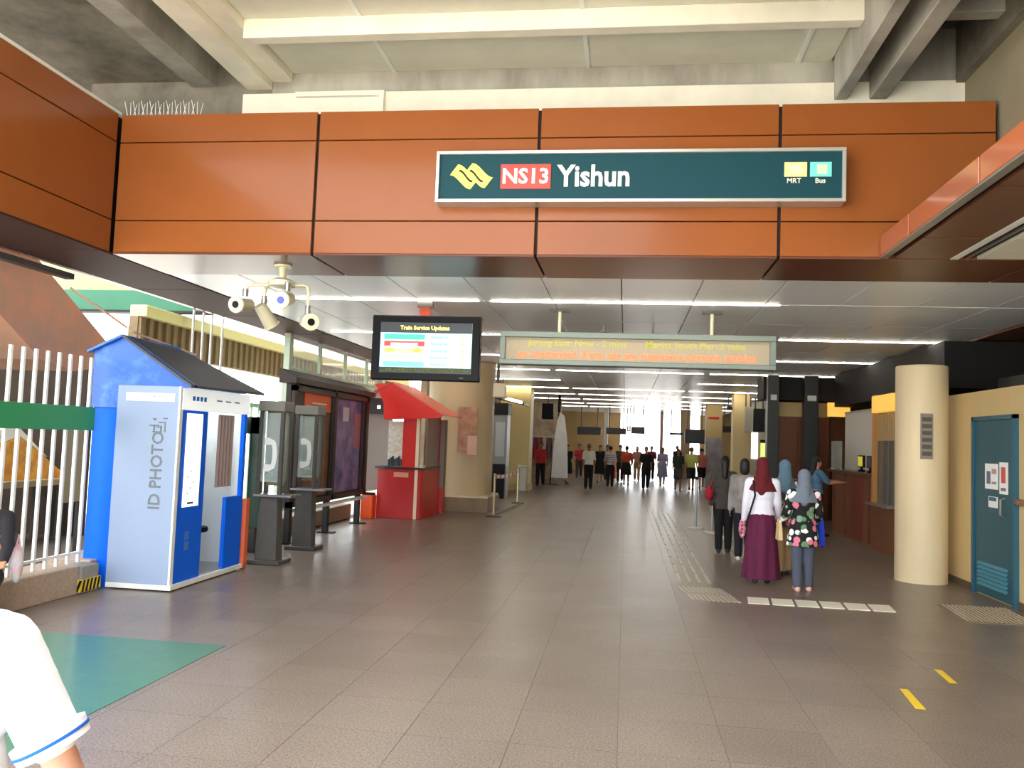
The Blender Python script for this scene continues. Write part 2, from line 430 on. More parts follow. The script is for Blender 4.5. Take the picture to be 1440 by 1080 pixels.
# ================================================================== FLOOR MARKS
gm = tag(MB().box(-4.88, -2.8, 1.6, 5.84, 0, .003).build('floor_paint', mat('green floor paint', (66, 118, 94), .32, noise=.15, nscale=6)),
         'green painted rectangle on the floor beside the foreground person', 'floor marking')
for nm, pts in (('nearer the camera, lower of the two', ((1.84, 6.0), (1.89, 6.0), (1.86, 5.57), (1.80, 5.57))),
                ('further from the camera, upper of the two', ((2.26, 6.6), (2.31, 6.6), (2.29, 6.25), (2.24, 6.25)))):
    tag(MB().prism(pts, 'z', 0, .002).build('floor_tape', YELLOW), f'short yellow tape strip on the floor, {nm}', 'tape')
TAC = mat('pale tactile bar', (184, 174, 156), .4, metal=.2)
t = thing('tactile_path', 'four raised tactile guide bars running down the concourse floor', 'tactile paving', (.83, 9.9, 0))
for x in (.66, .77, .88, .99):
    for j in range(14):
        y = 9.95+j*.72
        part('bar', TAC, t, x-.017, x+.017, y, y+.66, 0, .006)
t = thing('tactile_corner', 'patch of short slanted tactile bars where the guide path turns', 'tactile paving', (.95, 9.2, 0))
for i in range(10):
    x = .6+i*.05
    MB().prism(((x, 9.62), (x+.03, 9.62), (x+.09, 9.25), (x+.06, 9.25)), 'z', 0, .006).build('bar', TAC, t)
    MB().prism(((x+.07, 9.2), (x+.10, 9.2), (x+.14, 8.84), (x+.11, 8.84)), 'z', 0, .006).build('bar', TAC, t)
WT = mat('cream floor tile', (240, 236, 216), .35)
tl = ['first, next to the tactile corner', 'second from the tactile corner', 'third from the tactile corner', 'fourth from the tactile corner', 'fifth from the tactile corner', 'sixth and last, towards the column']
for i in range(6):
    x = 1.31+i*.24
    tag(MB().prism(((x-.05, 8.83), (x+.16, 8.83), (x+.2, 9.19), (x-.01, 9.19)), 'z', 0, .005).build('marker_tile', WT),
        f'cream slanted floor tile in the row by the queue, {tl[i]}', 'floor tile', 'cream floor tiles in a row')
t = thing('stud_mat', 'studded grey tactile mat on the floor before the teal door', 'mat', (3.6, 9.1, 0))
MB().prism(((3.25, 9.45), (3.95, 9.45), (3.8, 8.55), (3.2, 8.55)), 'z', 0, .004).build('sheet', mat('mat grey', (128, 116, 98), .6), t)
st = MB()
for i in range(15):
    for j in range(18):
        y = 8.6+j*.048; x = 3.24+i*.043+(y-8.6)*.08
        st.prism([(x+.012*math.cos(a*math.pi/3), y+.012*math.sin(a*math.pi/3)) for a in range(6)], 'z', .004, .012)
o = st.build('stud_field', mat('stud metal', (176, 164, 140), .4, metal=.3), t); o['kind'] = 'stuff'

# ================================================================== STATION SIGN
t = thing('station_sign', 'long dark teal station name sign reading NS13 Yishun', 'sign', (0, 7.3, 3.64))
SG = mat('sign frame metal', (206, 204, 196), .3, metal=.5)
SF = mat('dark teal sign face', (30, 70, 78), .5, spec=.1)
for b in ((-1.75, 1.77, 7.24, 7.42, 4.075, 4.105), (-1.75, 1.77, 7.24, 7.42, 3.64, 3.67), (-1.75, -1.72, 7.24, 7.42, 3.67, 4.075), (1.74, 1.77, 7.24, 7.42, 3.67, 4.075)):
    part('frame', SG, t, *b, bevel=.004)
face = part('face', SF, t, -1.72, 1.74, 7.27, 7.4, 3.67, 4.075)
YL = mat('sign yellow', (244, 236, 96), .4); SW = mat('sign cream white', (248, 244, 226), .4)
RX0, UZ = (1, 0, 0), (0, 0, 1)
# emblem: two interlocking waved flags
def wave(cx, cz, w, h, k):
    top = []; bot = []
    for i in range(13):
        u = i/12; x = cx-w/2+w*u
        zz = cz+h*.5*math.cos(math.pi*u)*k
        top.append((x+.035, zz+.048)); bot.append((x-.035, zz-.048))
    return top+bot[::-1]
em = MB()
em.prism(wave(-1.495, 3.875, .19, .13, 1), 'y', 7.262, 7.27).build('emblem', YL, t)
MB().prism(wave(-1.365, 3.885, .19, .13, 1), 'y', 7.2605, 7.27).build('emblem', YL, t)
for cx in (-1.48, -1.385):
    ln = [(cx-.06+.12*i/8, 3.88+.05*math.cos(math.pi*i/8)) for i in range(9)]
    MB().prism([(x+.004, z+.008) for x, z in ln]+[(x-.004, z-.008) for x, z in ln[::-1]], 'y', 7.257, 7.2604).build('emblem_line', DARK, t)
# red code plate
MB().box(-1.165, -.72, 7.262, 7.27, 3.765, 3.985).build('code_plate', mat('code red', (236, 52, 34), .4), t)
text('NS13', .19, (-.943, 7.26, 3.872), RX0, UZ, SW, t, align='CENTER', bold=.005, split=True)
text('Yishun', .265, (-.655, 7.266, 3.87), RX0, UZ, SW, t, bold=.0075, xs=.88, split=True)
MB().box(1.27, 1.455, 7.262, 7.27, 3.86, 3.985).build('train_pictogram', mat('icon sand', (246, 222, 150), .5), t)
MB().box(1.31, 1.415, 7.258, 7.263, 3.885, 3.965).build('train_shape', mat('icon pale yellow', (252, 244, 190), .5), t)
MB().box(1.48, 1.655, 7.262, 7.27, 3.86, 3.985).build('bus_pictogram', mat('icon aqua', (120, 232, 214), .5), t)
MB().box(1.535, 1.62, 7.258, 7.263, 3.88, 3.965).build('bus_shape', mat('icon mint', (206, 248, 196), .5), t)
text('MRT', .06, (1.35, 7.266, 3.825), RX0, UZ, SW, t, align='CENTER', bold=.001)
text('Bus', .06, (1.565, 7.266, 3.825), RX0, UZ, SW, t, align='CENTER', bold=.001)
# bird spikes on the fascia top, beside the wing
t = thing('bird_spike_strip', 'row of white bird spikes on top of the orange fascia corner', 'bird spikes', (-4.5, 7.5, 4.56))
part('rail', WHITEP, t, -4.95, -4.15, 7.48, 7.52, 4.56, 4.575)
sp = MB()
for i in range(27):
    x = -4.93+i*.029
    sp.rod((x, 7.5, 4.57), (x-.015+.01*(i % 3), 7.46+.04*(i % 3), 4.71), .004, .0025, 5)
o = sp.build('spike_field', WHITEP, t); o['kind'] = 'stuff'

# ================================================================== HANGING THINGS
# ---- camera cluster
t = thing('camera_cluster', 'cream four-arm security camera cluster hanging under the fascia', 'security camera', (-3.42, 7.9, 2.5))
CR = mat('cream enamel', (226, 222, 190), .4)
MB().rod((-3.42, 7.9, 3.19), (-3.42, 7.9, 3.03), .035, n=14).build('stem', CR, t, smooth=True)
MB().lathe((-3.42, 7.9), [(.09, 3.17), (.09, 3.19)], 18).build('ceiling_plate', CR, t)
MB().lathe((-3.42, 7.9), [(.05, 2.96), (.13, 2.98), (.13, 3.03), (.06, 3.06)], 20).build('hub', CR, t, smooth=True)
arms = [((-3.83, 7.78, 2.775), (-.1, -1, -.15), BLACK, 'long'), ((-3.30, 7.62, 2.80), (.05, -1, -.22), mat('blue lens', (70, 84, 190), .15), 'short'),
        ((-3.07, 7.82, 2.62), (.55, -.8, -.12), BLACK, 'long'), ((-3.6, 8.12, 2.62), (.35, .5, -.75), BLACK, 'back')]
for (px_, py_, pz_), d, lens, kd in arms:
    d = Vector(d).normalized(); p = Vector((px_, py_, pz_)); back = p-d*.24
    jt = back+d*.08+Vector((0, 0, .13))
    hubp = Vector((-3.42, 7.9, 3.0)); hor = Vector((jt.x, jt.y, 3.0))
    pts = [hubp, hubp.lerp(hor, .82), hubp.lerp(hor, .95)+Vector((0, 0, -.012)), hor+Vector((0, 0, -.06)), jt]
    a = MB().tube(pts, .017).build('arm', CR, t, smooth=True)
    MB().rod(jt+Vector((0, 0, .03)), jt-Vector((0, 0, .05)), .03, n=12).build('joint', STEEL, t, smooth=True)
    b = MB().rod(back, p, .06, .076, 16).build('camera_body', mat('grey beige housing', (196, 188, 158), .45), t, smooth=True)
    MB().rod(p, p+d*.012, .086, .08, 20).build('hood_ring', CR, b, smooth=True)
    MB().rod(p+d*.011, p+d*.016, .036, .036, 14).build('lens', lens, b)

# ---- train service screen
t = thing('display_screen', 'black framed hanging screen showing train service updates', 'screen', (-2.43, 9.95, 2.22))
part('housing', BLACK, t, -3.1, -1.76, 9.9, 10.02, 2.22, 3.01, bevel=.012)
E_ = lambda n, c, e=1.0: mat('screen '+n, c, .4, emit=e)
scr = part('screen', E_('pale', (176, 230, 242), .5), t, -2.99, -1.86, 9.893, 9.9, 2.31, 2.92)
def mk(c, x0, x1, z0, z1, nm='screen_mark', e=.42): return MB().box(x0, x1, 9.889, 9.893, z0, z1).build(nm, E_(str(c), c, e), scr)
mk((46, 50, 56), -2.99, -1.86, 2.795, 2.92, 'title_bar', .5)
mk((20, 28, 30), -2.99, -1.86, 2.31, 2.375, 'ticker_bar', .5)
for i, (c, c2) in enumerate((((70, 210, 170), None), ((226, 70, 66), (250, 200, 200)), ((252, 232, 160), None), ((232, 190, 180), None), ((120, 216, 208), None))):
    z = 2.715-i*.083
    mk(c, -2.94, -2.44, z, z+.06, 'line_bar')
    if c2: MB().box(-2.86, -2.52, 9.886, 9.889, z+.005, z+.04).build('line_mark', E_(str(c2), c2, .45), scr)
    if i == 2:
        for xx in (-2.87, -2.53): MB().ell((xx, 9.888, z+.03), (.06, .003, .022), 10, 5).build('line_mark', E_('amber', (246, 190, 70), .45), scr)
    text('Normal Svc', .045, (-2.36, 9.89, z+.03), RX0, UZ, E_('grey', (96, 122, 130), .5), t)
    MB().rod((-1.97, 9.888, z+.03), (-1.97, 9.892, z+.03), .022, n=10).build('line_mark', E_('lemon', (226, 236, 140), .5), scr)
text('Train Service Updates', .068, (-2.44, 9.887, 2.855), RX0, UZ, E_('yellow', (246, 240, 110), .9), t, align='CENTER', bold=.0015)
for i in range(22):
    mk((206, 214, 90), -2.96+i*.05, -2.96+i*.05+.03+.014*(i % 2), 2.325, 2.345+.01*(i % 3), 'ticker_mark')
part('bracket', mat('orange bracket', (196, 74, 40), .5), t, -2.53, -2.4, 9.94, 9.98, 3.01, 3.12)
part('hanger', DKGREY, t, -2.56, -2.37, 9.92, 10.0, 3.12, 3.19)
part('brand_mark', mat('bezel grey', (90, 92, 100), .4), t, -2.0, -1.95, 9.897, 9.9, 2.255, 2.265)

# ---- LED message board
t = thing('message_board', 'long grey framed LED message board hanging from the ceiling', 'message board', (.08, 10.4, 2.48))
LF = mat('grey green frame', (126, 138, 130), .45, metal=.3)
for b in ((-1.59, 1.75, 10.35, 10.55, 2.83, 2.9), (-1.59, 1.75, 10.35, 10.55, 2.49, 2.55), (-1.59, -1.52, 10.35, 10.55, 2.55, 2.83), (1.68, 1.75, 10.35, 10.55, 2.55, 2.83)):
    part('frame', LF, t, *b, bevel=.006)
part('dot_panel', mat('LED backing', (186, 172, 146), .5, noise=.12, nscale=60), t, -1.52, 1.68, 10.4, 10.5, 2.55, 2.83)
text('Jurong East: Now - 2 mins       Marina South Pier: 3 mins', .115, (.08, 10.395, 2.765), RX0, UZ, mat('LED green', (170, 172, 70), .5, emit=.35), t, align='CENTER', bold=.001)
text('go unattended. If you see any suspicious persons, articles', .125, (.08, 10.395, 2.625), RX0, UZ, mat('LED orange', (250, 104, 60), .5, emit=.9), t, align='CENTER', bold=.002)
for x in (-.86, 1.0):
    MB().rod((x, 10.45, 2.9), (x, 10.45, 3.19), .022, n=12).build('hanger', CR, t, smooth=True)
    part('hanger_plate', DKGREY, t, x-.12, x+.12, 10.42, 10.48, 3.165, 3.19)
for i, (x, y) in enumerate(((-.35, 11.8), (.35, 12.6))):
    t = thing('sprinkler', ('small brass sprinkler head in the ceiling left of the message board hanger', 'small brass sprinkler head in the ceiling deeper behind the message board')[i], 'sprinkler', (x, y, 3.1))
    MB().rod((x, y, 3.2), (x, y, 3.12), .015, n=8).build('pipe', STEEL, t); MB().lathe((x, y), [(.04, 3.11), (.04, 3.12)], 12).build('deflector', STEEL, t)

# ================================================================== RIGHT SIDE
# ---- round column
t = thing('column', 'round beige concrete column beside the teal door', 'column', (3.64, 11.1, 0), kind='structure')
MB().lathe((3.64, 11.1), [(.3, 0), (.3, 2.64), (.29, 2.65)], 40).build('shaft', mat('beige column paint', (226, 206, 164), .5, noise=.1, nscale=1.2, stretch=(2, 2, .4)), t, smooth=True)
t = thing('notice_plate', 'narrow grey slotted notice plate on the round column', 'notice', (3.58, 10.79, 1.5))
part('plate', mat('notice grey', (136, 126, 112), .5), t, 3.53, 3.67, 10.785, 10.8, 1.5, 2.05)
for i in range(6): part('slot', mat('slot dark', (86, 78, 68), .6), t, 3.545, 3.655, 10.781, 10.786, 1.54+i*.083, 1.59+i*.083)
# ---- teal door
t = thing('door_1', 'teal metal service door with louvres and taped notices', 'door', (4.04, 9.97, 0), kind='structure')
part('leaf', TEAL, t, 4.02, 4.05, 9.48, 10.46, .02, 1.96, bevel=.003)
for b in ((4.0, 4.06, 9.42, 9.47, 0, 2.01), (4.0, 4.06, 10.47, 10.52, 0, 2.01), (4.0, 4.06, 9.42, 10.52, 1.965, 2.01)):
    part('frame', mat('teal frame', (28, 88, 110), .4), t, *b)
for i in range(6):
    lv = MB().prism(((3.998, .12+i*.045), (4.02, .15+i*.045), (4.02, .14+i*.045), (4.002, .112+i*.045)), 'y', 9.6, 10.36)
    lv.build('louvre', mat('louvre teal', (58, 130, 150), .4), t)
hd = MB().tube([(4.02, 9.68, .92), (3.975, 9.68, .94), (3.975, 9.68, 1.1), (4.02, 9.68, 1.12)], .012).build('handle', STEEL, t, smooth=True)
def notice(label, y0, y1, z0, z1, c, marks):
    t = thing('notice_paper', label, 'notice', (4.01, (y0+y1)/2, z0))
    part('sheet', PAPER, t, 4.014, 4.0195, y0, y1, z0, z1)
    for (ya, yb, za, zb, cc) in marks:
        part('print', mat('print '+str(cc), cc, .7), t, 4.011, 4.0145, y0+(y1-y0)*ya, y0+(y1-y0)*yb, z0+(z1-z0)*za, z0+(z1-z0)*zb)
notice('white notice sheet with grey picture taped on the teal door', 9.84, 10.17, 1.2, 1.48, None, ((.55, .85, .2, .7, (110, 112, 130)), (.1, .45, .6, .8, (190, 150, 140)), (.1, .45, .2, .3, (150, 150, 150))))
notice('white notice with red picture taped beside the door edge', 9.6, 9.8, 1.16, 1.5, None, ((.25, .75, .35, .85, (206, 92, 76)), (.2, .8, .1, .2, (130, 120, 120))))
notice('small white card below the other notices on the teal door', 9.85, 10.08, 1.0, 1.12, None, ((.1, .9, .6, .95, (60, 110, 130)),))
t = thing('door_knocker', 'brown knob on the beige wall beyond the teal door', 'handle', (4.0, 9.32, 1.1))
part('knob', mat('brown knob', (120, 84, 60), .5), t, 3.97, 4.05, 9.28, 9.36, 1.07, 1.13, bevel=.01)
# ---- ticket office window and service counter
t = thing('ticket_window', 'beige ticket office window with grey blind and yellow header', 'ticket window', (4.05, 14.0, 0))
part('apron', WOOD, t, 4.02, 4.2, 12.1, 14.62, 0, .72)
part('sill', STEEL, t, 3.9, 4.2, 13.4, 14.55, .72, .75)
part('side_frame', BEIGE, t, 4.02, 4.2, 12.1, 13.42, .72, 2.5)
part('side_frame', mat('orange wood frame', (196, 138, 70), .5), t, 4.02, 4.2, 14.5, 14.62, .72, 2.5)
part('header', mat('yellow header', (240, 186, 74), .5, emit=.35), t, 3.98, 4.2, 13.42, 14.5, 2.2, 2.47)
part('pane', mat('office glass', (120, 112, 96), .1, spec=.7), t, 4.08, 4.1, 13.42, 14.5, .75, 2.2)
for i in range(9): part('blind_slat', mat('blind slat', (178, 146, 96), .5), t, 4.05, 4.08, 13.44+i*.117, 13.5+i*.117, 1.75, 2.18)
for i in range(4): part('window_bar', mat('bar grey', (96, 92, 84), .5), t, 4.04, 4.06, 13.5+i*.28, 13.53+i*.28, .75, 1.75)
t = thing('service_counter', 'brown wooden service counter where a customer stands', 'counter', (4.3, 16.3, 0))
part('front_panel', WOOD, t, 4.05, 4.12, 14.64, 17.4, 0, 1.16)
part('red_panel', mat('dark red panel', (112, 34, 22), .4), t, 4.03, 4.05, 15.2, 15.9, .05, 1.14)
part('side_panel', WOOD, t, 4.12, 4.8, 17.33, 17.4, 0, 1.16)
part('worktop', mat('counter top', (92, 58, 36), .3), t, 3.95, 4.85, 14.64, 17.45, 1.16, 1.21, bevel=.006)
for i in range(4): part('front_batten', mat('batten', (96, 52, 26), .5), t, 4.035, 4.05, 14.8+i*.8, 14.86+i*.8, .04, 1.14)
t = thing('counter_screen', 'pale grey partition panel rising behind the service counter', 'partition', (4.3, 16.2, 1.21))
part('panel', mat('partition grey', (200, 194, 184), .5), t, 4.28, 4.33, 14.66, 17.4, 1.21, 2.3)
part('cap_rail', STEEL, t, 4.27, 4.34, 14.66, 17.4, 2.3, 2.33)
def monitor(label, x, y, c):
    t = thing('counter_monitor', label, 'monitor', (x, y, 1.21))
    part('stand', BLACK, t, x-.05, x+.05, y-.05, y+.05, 1.21, 1.25); part('neck', BLACK, t, x-.02, x+.02, y-.02, y+.02, 1.25, 1.3)
    part('panel', BLACK, t, x-.02, x+.02, y-.16, y+.16, 1.29, 1.5, bevel=.006)
    part('display', mat('mon '+str(c), c, .4, emit=.2), t, x-.025, x-.02, y-.13, y+.13, 1.31, 1.48)
monitor('small black monitor on the counter with a yellow display', 4.12, 15.6, (220, 210, 60))
monitor('small black monitor at the end of the counter beside the ticket window', 4.12, 15.05, (40, 42, 44))
t = thing('counter_glass', 'clear counter shield standing on the service counter', 'glass shield', (4.0, 16.9, 1.21))
part('pane', GLASS, t, 4.0, 4.01, 16.5, 17.3, 1.21, 1.75); part('foot', STEEL, t, 3.98, 4.03, 16.55, 16.62, 1.21, 1.23); part('foot', STEEL, t, 3.98, 4.03, 17.2, 17.27, 1.21, 1.23)
# ---- dark square posts
for lab, x0, x1 in (('dark square post behind the queue, nearer the concourse middle', 3.05, 3.29), ('dark square post near the service counter', 3.82, 4.12)):
    t = thing('post', lab, 'post', ((x0+x1)/2, 19.1, 0))
    part('shaft', mat('post charcoal', (40, 46, 46), .4), t, x0, x1, 19, 19.25, 0, 3.17, bevel=.01)
    part('base_plate', DKGREY, t, x0-.03, x1+.03, 18.97, 19.28, 0, .03)
    part('head_lamp', WHITEP, t, x0+.06, x1-.06, 18.95, 19.0, 2.62, 2.74)
t = thing('ticket_cabinet', 'brown wooden cabinet front between the two dark posts', 'cabinet', (3.7, 20.0, 0))
part('body', WOOD, t, 3.32, 4.5, 19.7, 20.19, 0, 2.3); part('door', mat('cabinet door', (118, 62, 28), .4), t, 3.36, 3.82, 19.67, 19.7, .1, 2.2); part('door', MATS['cabinet door'], t, 3.86, 4.46, 19.67, 19.7, .1, 2.2)
part('header', BEIGE, t, 3.32, 4.5, 19.66, 20.19, 2.3, 2.62)
t = thing('exit_box', 'lit yellow sign box above the wooden cabinet', 'sign', (4.55, 18.9, 2.25))
part('box', mat('lit amber', (246, 186, 84), .5, emit=.5), t, 4.3, 4.75, 18.9, 19.0, 2.3, 2.6); part('rod', DKGREY, t, 4.5, 4.53, 18.93, 18.96, 2.6, 3.17)

# ================================================================== LEFT SIDE
# ---- kerb and fence
k = struct('kerb', 'low granite kerb under the white bar fence', 'kerb', mat('kerb granite', (182, 160, 140), .7, noise=.2, nscale=30), -5.3, -4.9, 1.0, 7.2, 0, .26, bevel=.01)
struct('kerb_end', 'kerb block running on behind the photo booth and phones', 'kerb', MATS['kerb granite'], -5.5, -5.0, 7.5, 15.2, 0, .26, bevel=.01)
t = thing('kerb_block', 'grey concrete end block with yellow and black hazard tape', 'block', (-4.97, 7.33, 0))
part('block', mat('block grey', (150, 146, 140), .8, noise=.2, nscale=10), t, -5.1, -4.88, 7.2, 7.46, 0, .25, bevel=.01)
part('hazard_band', YELLOW, t, -5.1, -4.87, 7.18, 7.48, .02, .13)
for i in range(4):
    x = -5.08+i*.055
    MB().prism(((x, .022), (x+.025, .022), (x+.06, .128), (x+.035, .128)), 'y', 7.176, 7.18).build('hazard_stripe', BLACK, t)
for i in range(5):
    y = 7.2+i*.055
    MB().prism(((y, .022), (y+.025, .022), (y+.05, .128), (y+.025, .128)), 'x', -4.87, -4.866).build('hazard_stripe', BLACK, t)
t = thing('bar_fence', 'white vertical bar fence with a green band on the kerb', 'fence', (-5.05, 4.5, .26))
bar0 = MB().box(-.014, .014, -.014, .014, .26, 2.18).build('bar', WHITEP, t, bevel=.003, local=True)
bars = [7.38-.152*i for i in range(36)]
for i, y in enumerate(bars):
    if i == 0: bar0.location = ((-5.05+5.05)*S, (y-4.5)*S, -.26*S)
    else: twin(bar0, (0, y-4.5, -.26), t)
GRN = mat('green enamel band', (42, 142, 84), .35)
for a, b in ((7.44, 5.9), (5.89, 4.0), (3.99, 2.0)):
    part('green_band', GRN, t, -5.04, -5.015, b, a, 1.49, 1.71, bevel=.003)
part('top_rail', WHITEP, t, -5.065, -5.035, 1.95, 7.42, .34, .36)

# ---- blue ID photo booth
BLUE = mat('blue booth panel', (0, 100, 236), .5, spec=.2, noise=.05)
TARP = mat('blue tarpaulin', (30, 96, 190), .4, noise=.35, nscale=3, col2=(96, 150, 214), bump=.4, nmix=(.5, .75))
BG = mat('pale grey booth panel', (146, 164, 192), .45)
t = thing('photo_booth', 'blue and grey ID photo booth with a tented roof', 'photo booth', (-4.6, 8.3, 0))
part('base', WHITEP, t, -4.86, -4.2, 7.54, 9.04, .015, .06)
for (x, y) in ((-4.8, 7.6), (-4.28, 7.6), (-4.8, 8.95), (-4.28, 8.95)): part('foot', BLACK, t, x-.03, x+.03, y-.03, y+.03, 0, .015)
part('front_panel', BG, t, -4.87, -4.23, 7.55, 7.6, .06, 1.94, bevel=.006)
part('corner_trim', WHITEP, t, -4.235, -4.215, 7.545, 7.6, .06, 1.94)
part('back_panel', BLUE, t, -5.15, -4.87, 7.6, 9.1, .0, 1.95, bevel=.006)
part('interior_wall', mat('booth white', (214, 222, 226), .5), t, -4.86, -4.83, 7.6, 9.0, .06, 1.9)
part('interior_end', MATS['booth white'], t, -4.83, -4.26, 8.97, 9.0, .06, 1.9)
part('ceiling_panel', WHITEP, t, -4.86, -4.23, 7.6, 9.02, 1.9, 1.94)
part('floor_plate', STEEL, t, -4.83, -4.24, 8.1, 8.97, .06, .075)
bp = part('side_panel', BLUE, t, -4.27, -4.225, 7.6, 8.12, .06, 1.72, bevel=.004)
part('inner_partition', MATS['booth white'], t, -4.83, -4.27, 8.06, 8.12, .06, 1.9)
part('low_panel', BLUE, t, -4.27, -4.225, 8.62, 9.02, .06, .82, bevel=.004)
part('end_post', BLUE, t, -4.27, -4.225, 8.96, 9.02, .82, 1.72)
part('header', mat('added glow header', (232, 238, 238), .5, emit=.3), t, -4.29, -4.21, 7.58, 9.04, 1.72, 1.94, bevel=.006)  # emission added so the header reads white
part('fill_lamp', mat('fill lamp', (255, 252, 246), .5, emit=7), t, -4.65, -4.45, 8.3, 8.8, 1.885, 1.9)  # lamp added to brighten the booth interior
ps = part('price_poster', mat('backlit poster', (244, 246, 248), .6, emit=.55), t, -4.224, -4.216, 7.70, 8.0, .78, 1.69)
for i in range(5): part('poster_mark', mat('poster mark '+str(i % 2), ((236, 150, 60), (120, 150, 190))[i % 2], .6), ps, -4.2162, -4.2145, 7.76+.05*(i % 3), 7.785+.05*(i % 3), .9+i*.055, .915+i*.055)
part('poster_mark', mat('poster dark', (60, 66, 70), .6), ps, -4.2162, -4.2145, 7.78, 7.9, .805, .825)
for i in range(2): part('panel_mark', mat('soft blue mark', (70, 120, 200), .5), bp, -4.225, -4.223, 7.79, 7.87, .36+i*.1, .44+i*.1)
for i in range(4): part('header_mark', mat('header blue', (70, 130, 230), .5), t, -4.21, -4.207, 7.76+i*.075, 7.81+i*.075, 1.815, 1.86)
for i in range(3): part('header_mark', mat('header grey', (130, 150, 160), .5), t, -4.21, -4.207, 8.25+i*.2, 8.37+i*.2, 1.83, 1.845)
part('name_plate', PAPER, t, -4.775, -4.275, 7.543, 7.55, 1.79, 1.87)
for i in range(3): part('plate_mark', mat('plate grey', (150, 156, 160), .6), t, -4.5+i*.06, -4.47+i*.06, 7.541, 7.543, 1.83, 1.84)
LG = mat('letter grey', (110, 116, 118), .5)
text('ID PHOTO', .165, (-4.42, 7.547, .76), (0, 0, 1), (-1, 0, 0), LG, t, bold=.002, xs=.95, split=True)
# small stacked emblem over the lettering
for (x, z, w, h) in ((-4.47, 1.56, .10, .012), (-4.47, 1.53, .012, .06), (-4.40, 1.53, .012, .06), (-4.44, 1.50, .09, .012), (-4.36, 1.55, .012, .1), (-4.40, 1.59, .05, .012), (-4.47, 1.62, .03, .02), (-4.36, 1.63, .04, .012), (-4.42, 1.545, .05, .01)):
    part('emblem_stroke', LG, t, x-w/2, x+w/2, 7.545, 7.55, z-h/2, z+h/2)
# curtain with folds
cv = []
for i in range(25):
    y = 8.47+.36*i/24; cv.append((-4.285+.018*math.sin(i*1.25), y))
mbc = MB(); n_ = len(cv)
vsv = [(x, y, z) for z in (1.70, .93) for x, y in cv]+[(x-.008, y, z) for z in (1.70, .93) for x, y in cv]
fsv = [(i, i+1, n_+i+1, n_+i) for i in range(n_-1)]+[(2*n_+i+1, 2*n_+i, 3*n_+i, 3*n_+i+1) for i in range(n_-1)]
mbc.add(vsv, fsv).build('curtain', mat('taupe curtain', (150, 132, 128), .85), t, smooth=True)
# stool in the booth
MB().lathe((-4.55, 8.55), [(.03, .075), (.03, .45)], 12).build('stool_post', STEEL, t); MB().lathe((-4.55, 8.55), [(.15, .45), (.16, .47), (.15, .5)], 20).build('stool_seat', BLACK, t)
# tented roof: blue gable, dark sloping sheet
tp = MB().prism(((-5.16, 1.72), (-5.16, 2.28), (-4.83, 2.42), (-4.1, 1.96), (-4.1, 1.93), (-4.87, 1.93), (-4.88, 1.72)), 'y', 7.58, 7.615).build('gable_tarp', TARP, t)
MB().prism(((-5.16, 2.28), (-4.83, 2.42), (-4.87, 1.95), (-5.16, 1.95)), 'y', 7.62, 8.6).build('tarp_side', TARP, t)
MB().prism(((-4.87, 1.945), (-4.2, 1.945), (-4.2, 1.97), (-4.85, 2.37)), 'y', 7.62, 8.9).build('tarp_side', TARP, t)
rs = MB().add([(-4.85, 7.52, 2.43), (-4.1, 7.52, 1.955), (-4.1, 9.15, 1.97), (-4.85, 8.62, 2.40), (-4.85, 7.52, 2.405), (-4.1, 7.52, 1.93), (-4.1, 9.15, 1.945), (-4.85, 8.62, 2.375)],
              [(0, 1, 2, 3), (7, 6, 5, 4), (0, 4, 5, 1), (1, 5, 6, 2), (2, 6, 7, 3), (3, 7, 4, 0)])
rs.build('roof_sheet', mat('dark grey roof sheet', (74, 76, 80), .6, noise=.2, nscale=4), t)
MB().add([(-4.85, 7.52, 2.43), (-4.85, 8.62, 2.40), (-5.2, 9.1, 2.27), (-5.2, 7.52, 2.27), (-4.85, 7.52, 2.405), (-4.85, 8.62, 2.375), (-5.2, 9.1, 2.245), (-5.2, 7.52, 2.245)],
         [(0, 1, 2, 3), (7, 6, 5, 4), (0, 4, 5, 1), (1, 5, 6, 2), (2, 6, 7, 3), (3, 7, 4, 0)]).build('roof_sheet', TARP, t)
MB().rod((-4.84, 7.6, 2.42), (-4.84, 7.6, 2.52), .008).build('finial', WHITEP, t)
o = tag(MB().box(-4.25, -4.2, 9.06, 9.16, 0, .78).build('orange_board', mat('orange board', (222, 104, 58), .5), bevel=.01), 'narrow orange board standing at the far corner of the photo booth', 'board')
t = thing('green_sign_frame', 'dark green bent metal frame between photo booth and phones', 'panel', (-4.8, 10.3, 0))
DG = mat('dark green enamel', (4, 62, 34), .35)
part('upright', DG, t, -4.78, -4.6, 10.3, 10.36, .3, 1.72, bevel=.006); part('head', DG, t, -5.1, -4.6, 10.3, 10.36, 1.5, 1.72, bevel=.006); part('foot', DKGREY, t, -4.74, -4.64, 10.28, 10.38, 0, .3)
t = thing('pale_post', 'pale green post with ochre collar behind the photo booth', 'post', (-4.95, 10.0, 0))
PG = mat('pale green paint', (196, 214, 190), .5)
part('shaft', PG, t, -4.95, -4.88, 9.98, 10.05, 0, 1.7); part('collar', mat('ochre', (196, 164, 90), .6), t, -4.96, -4.87, 9.97, 10.06, 1.2, 1.45)

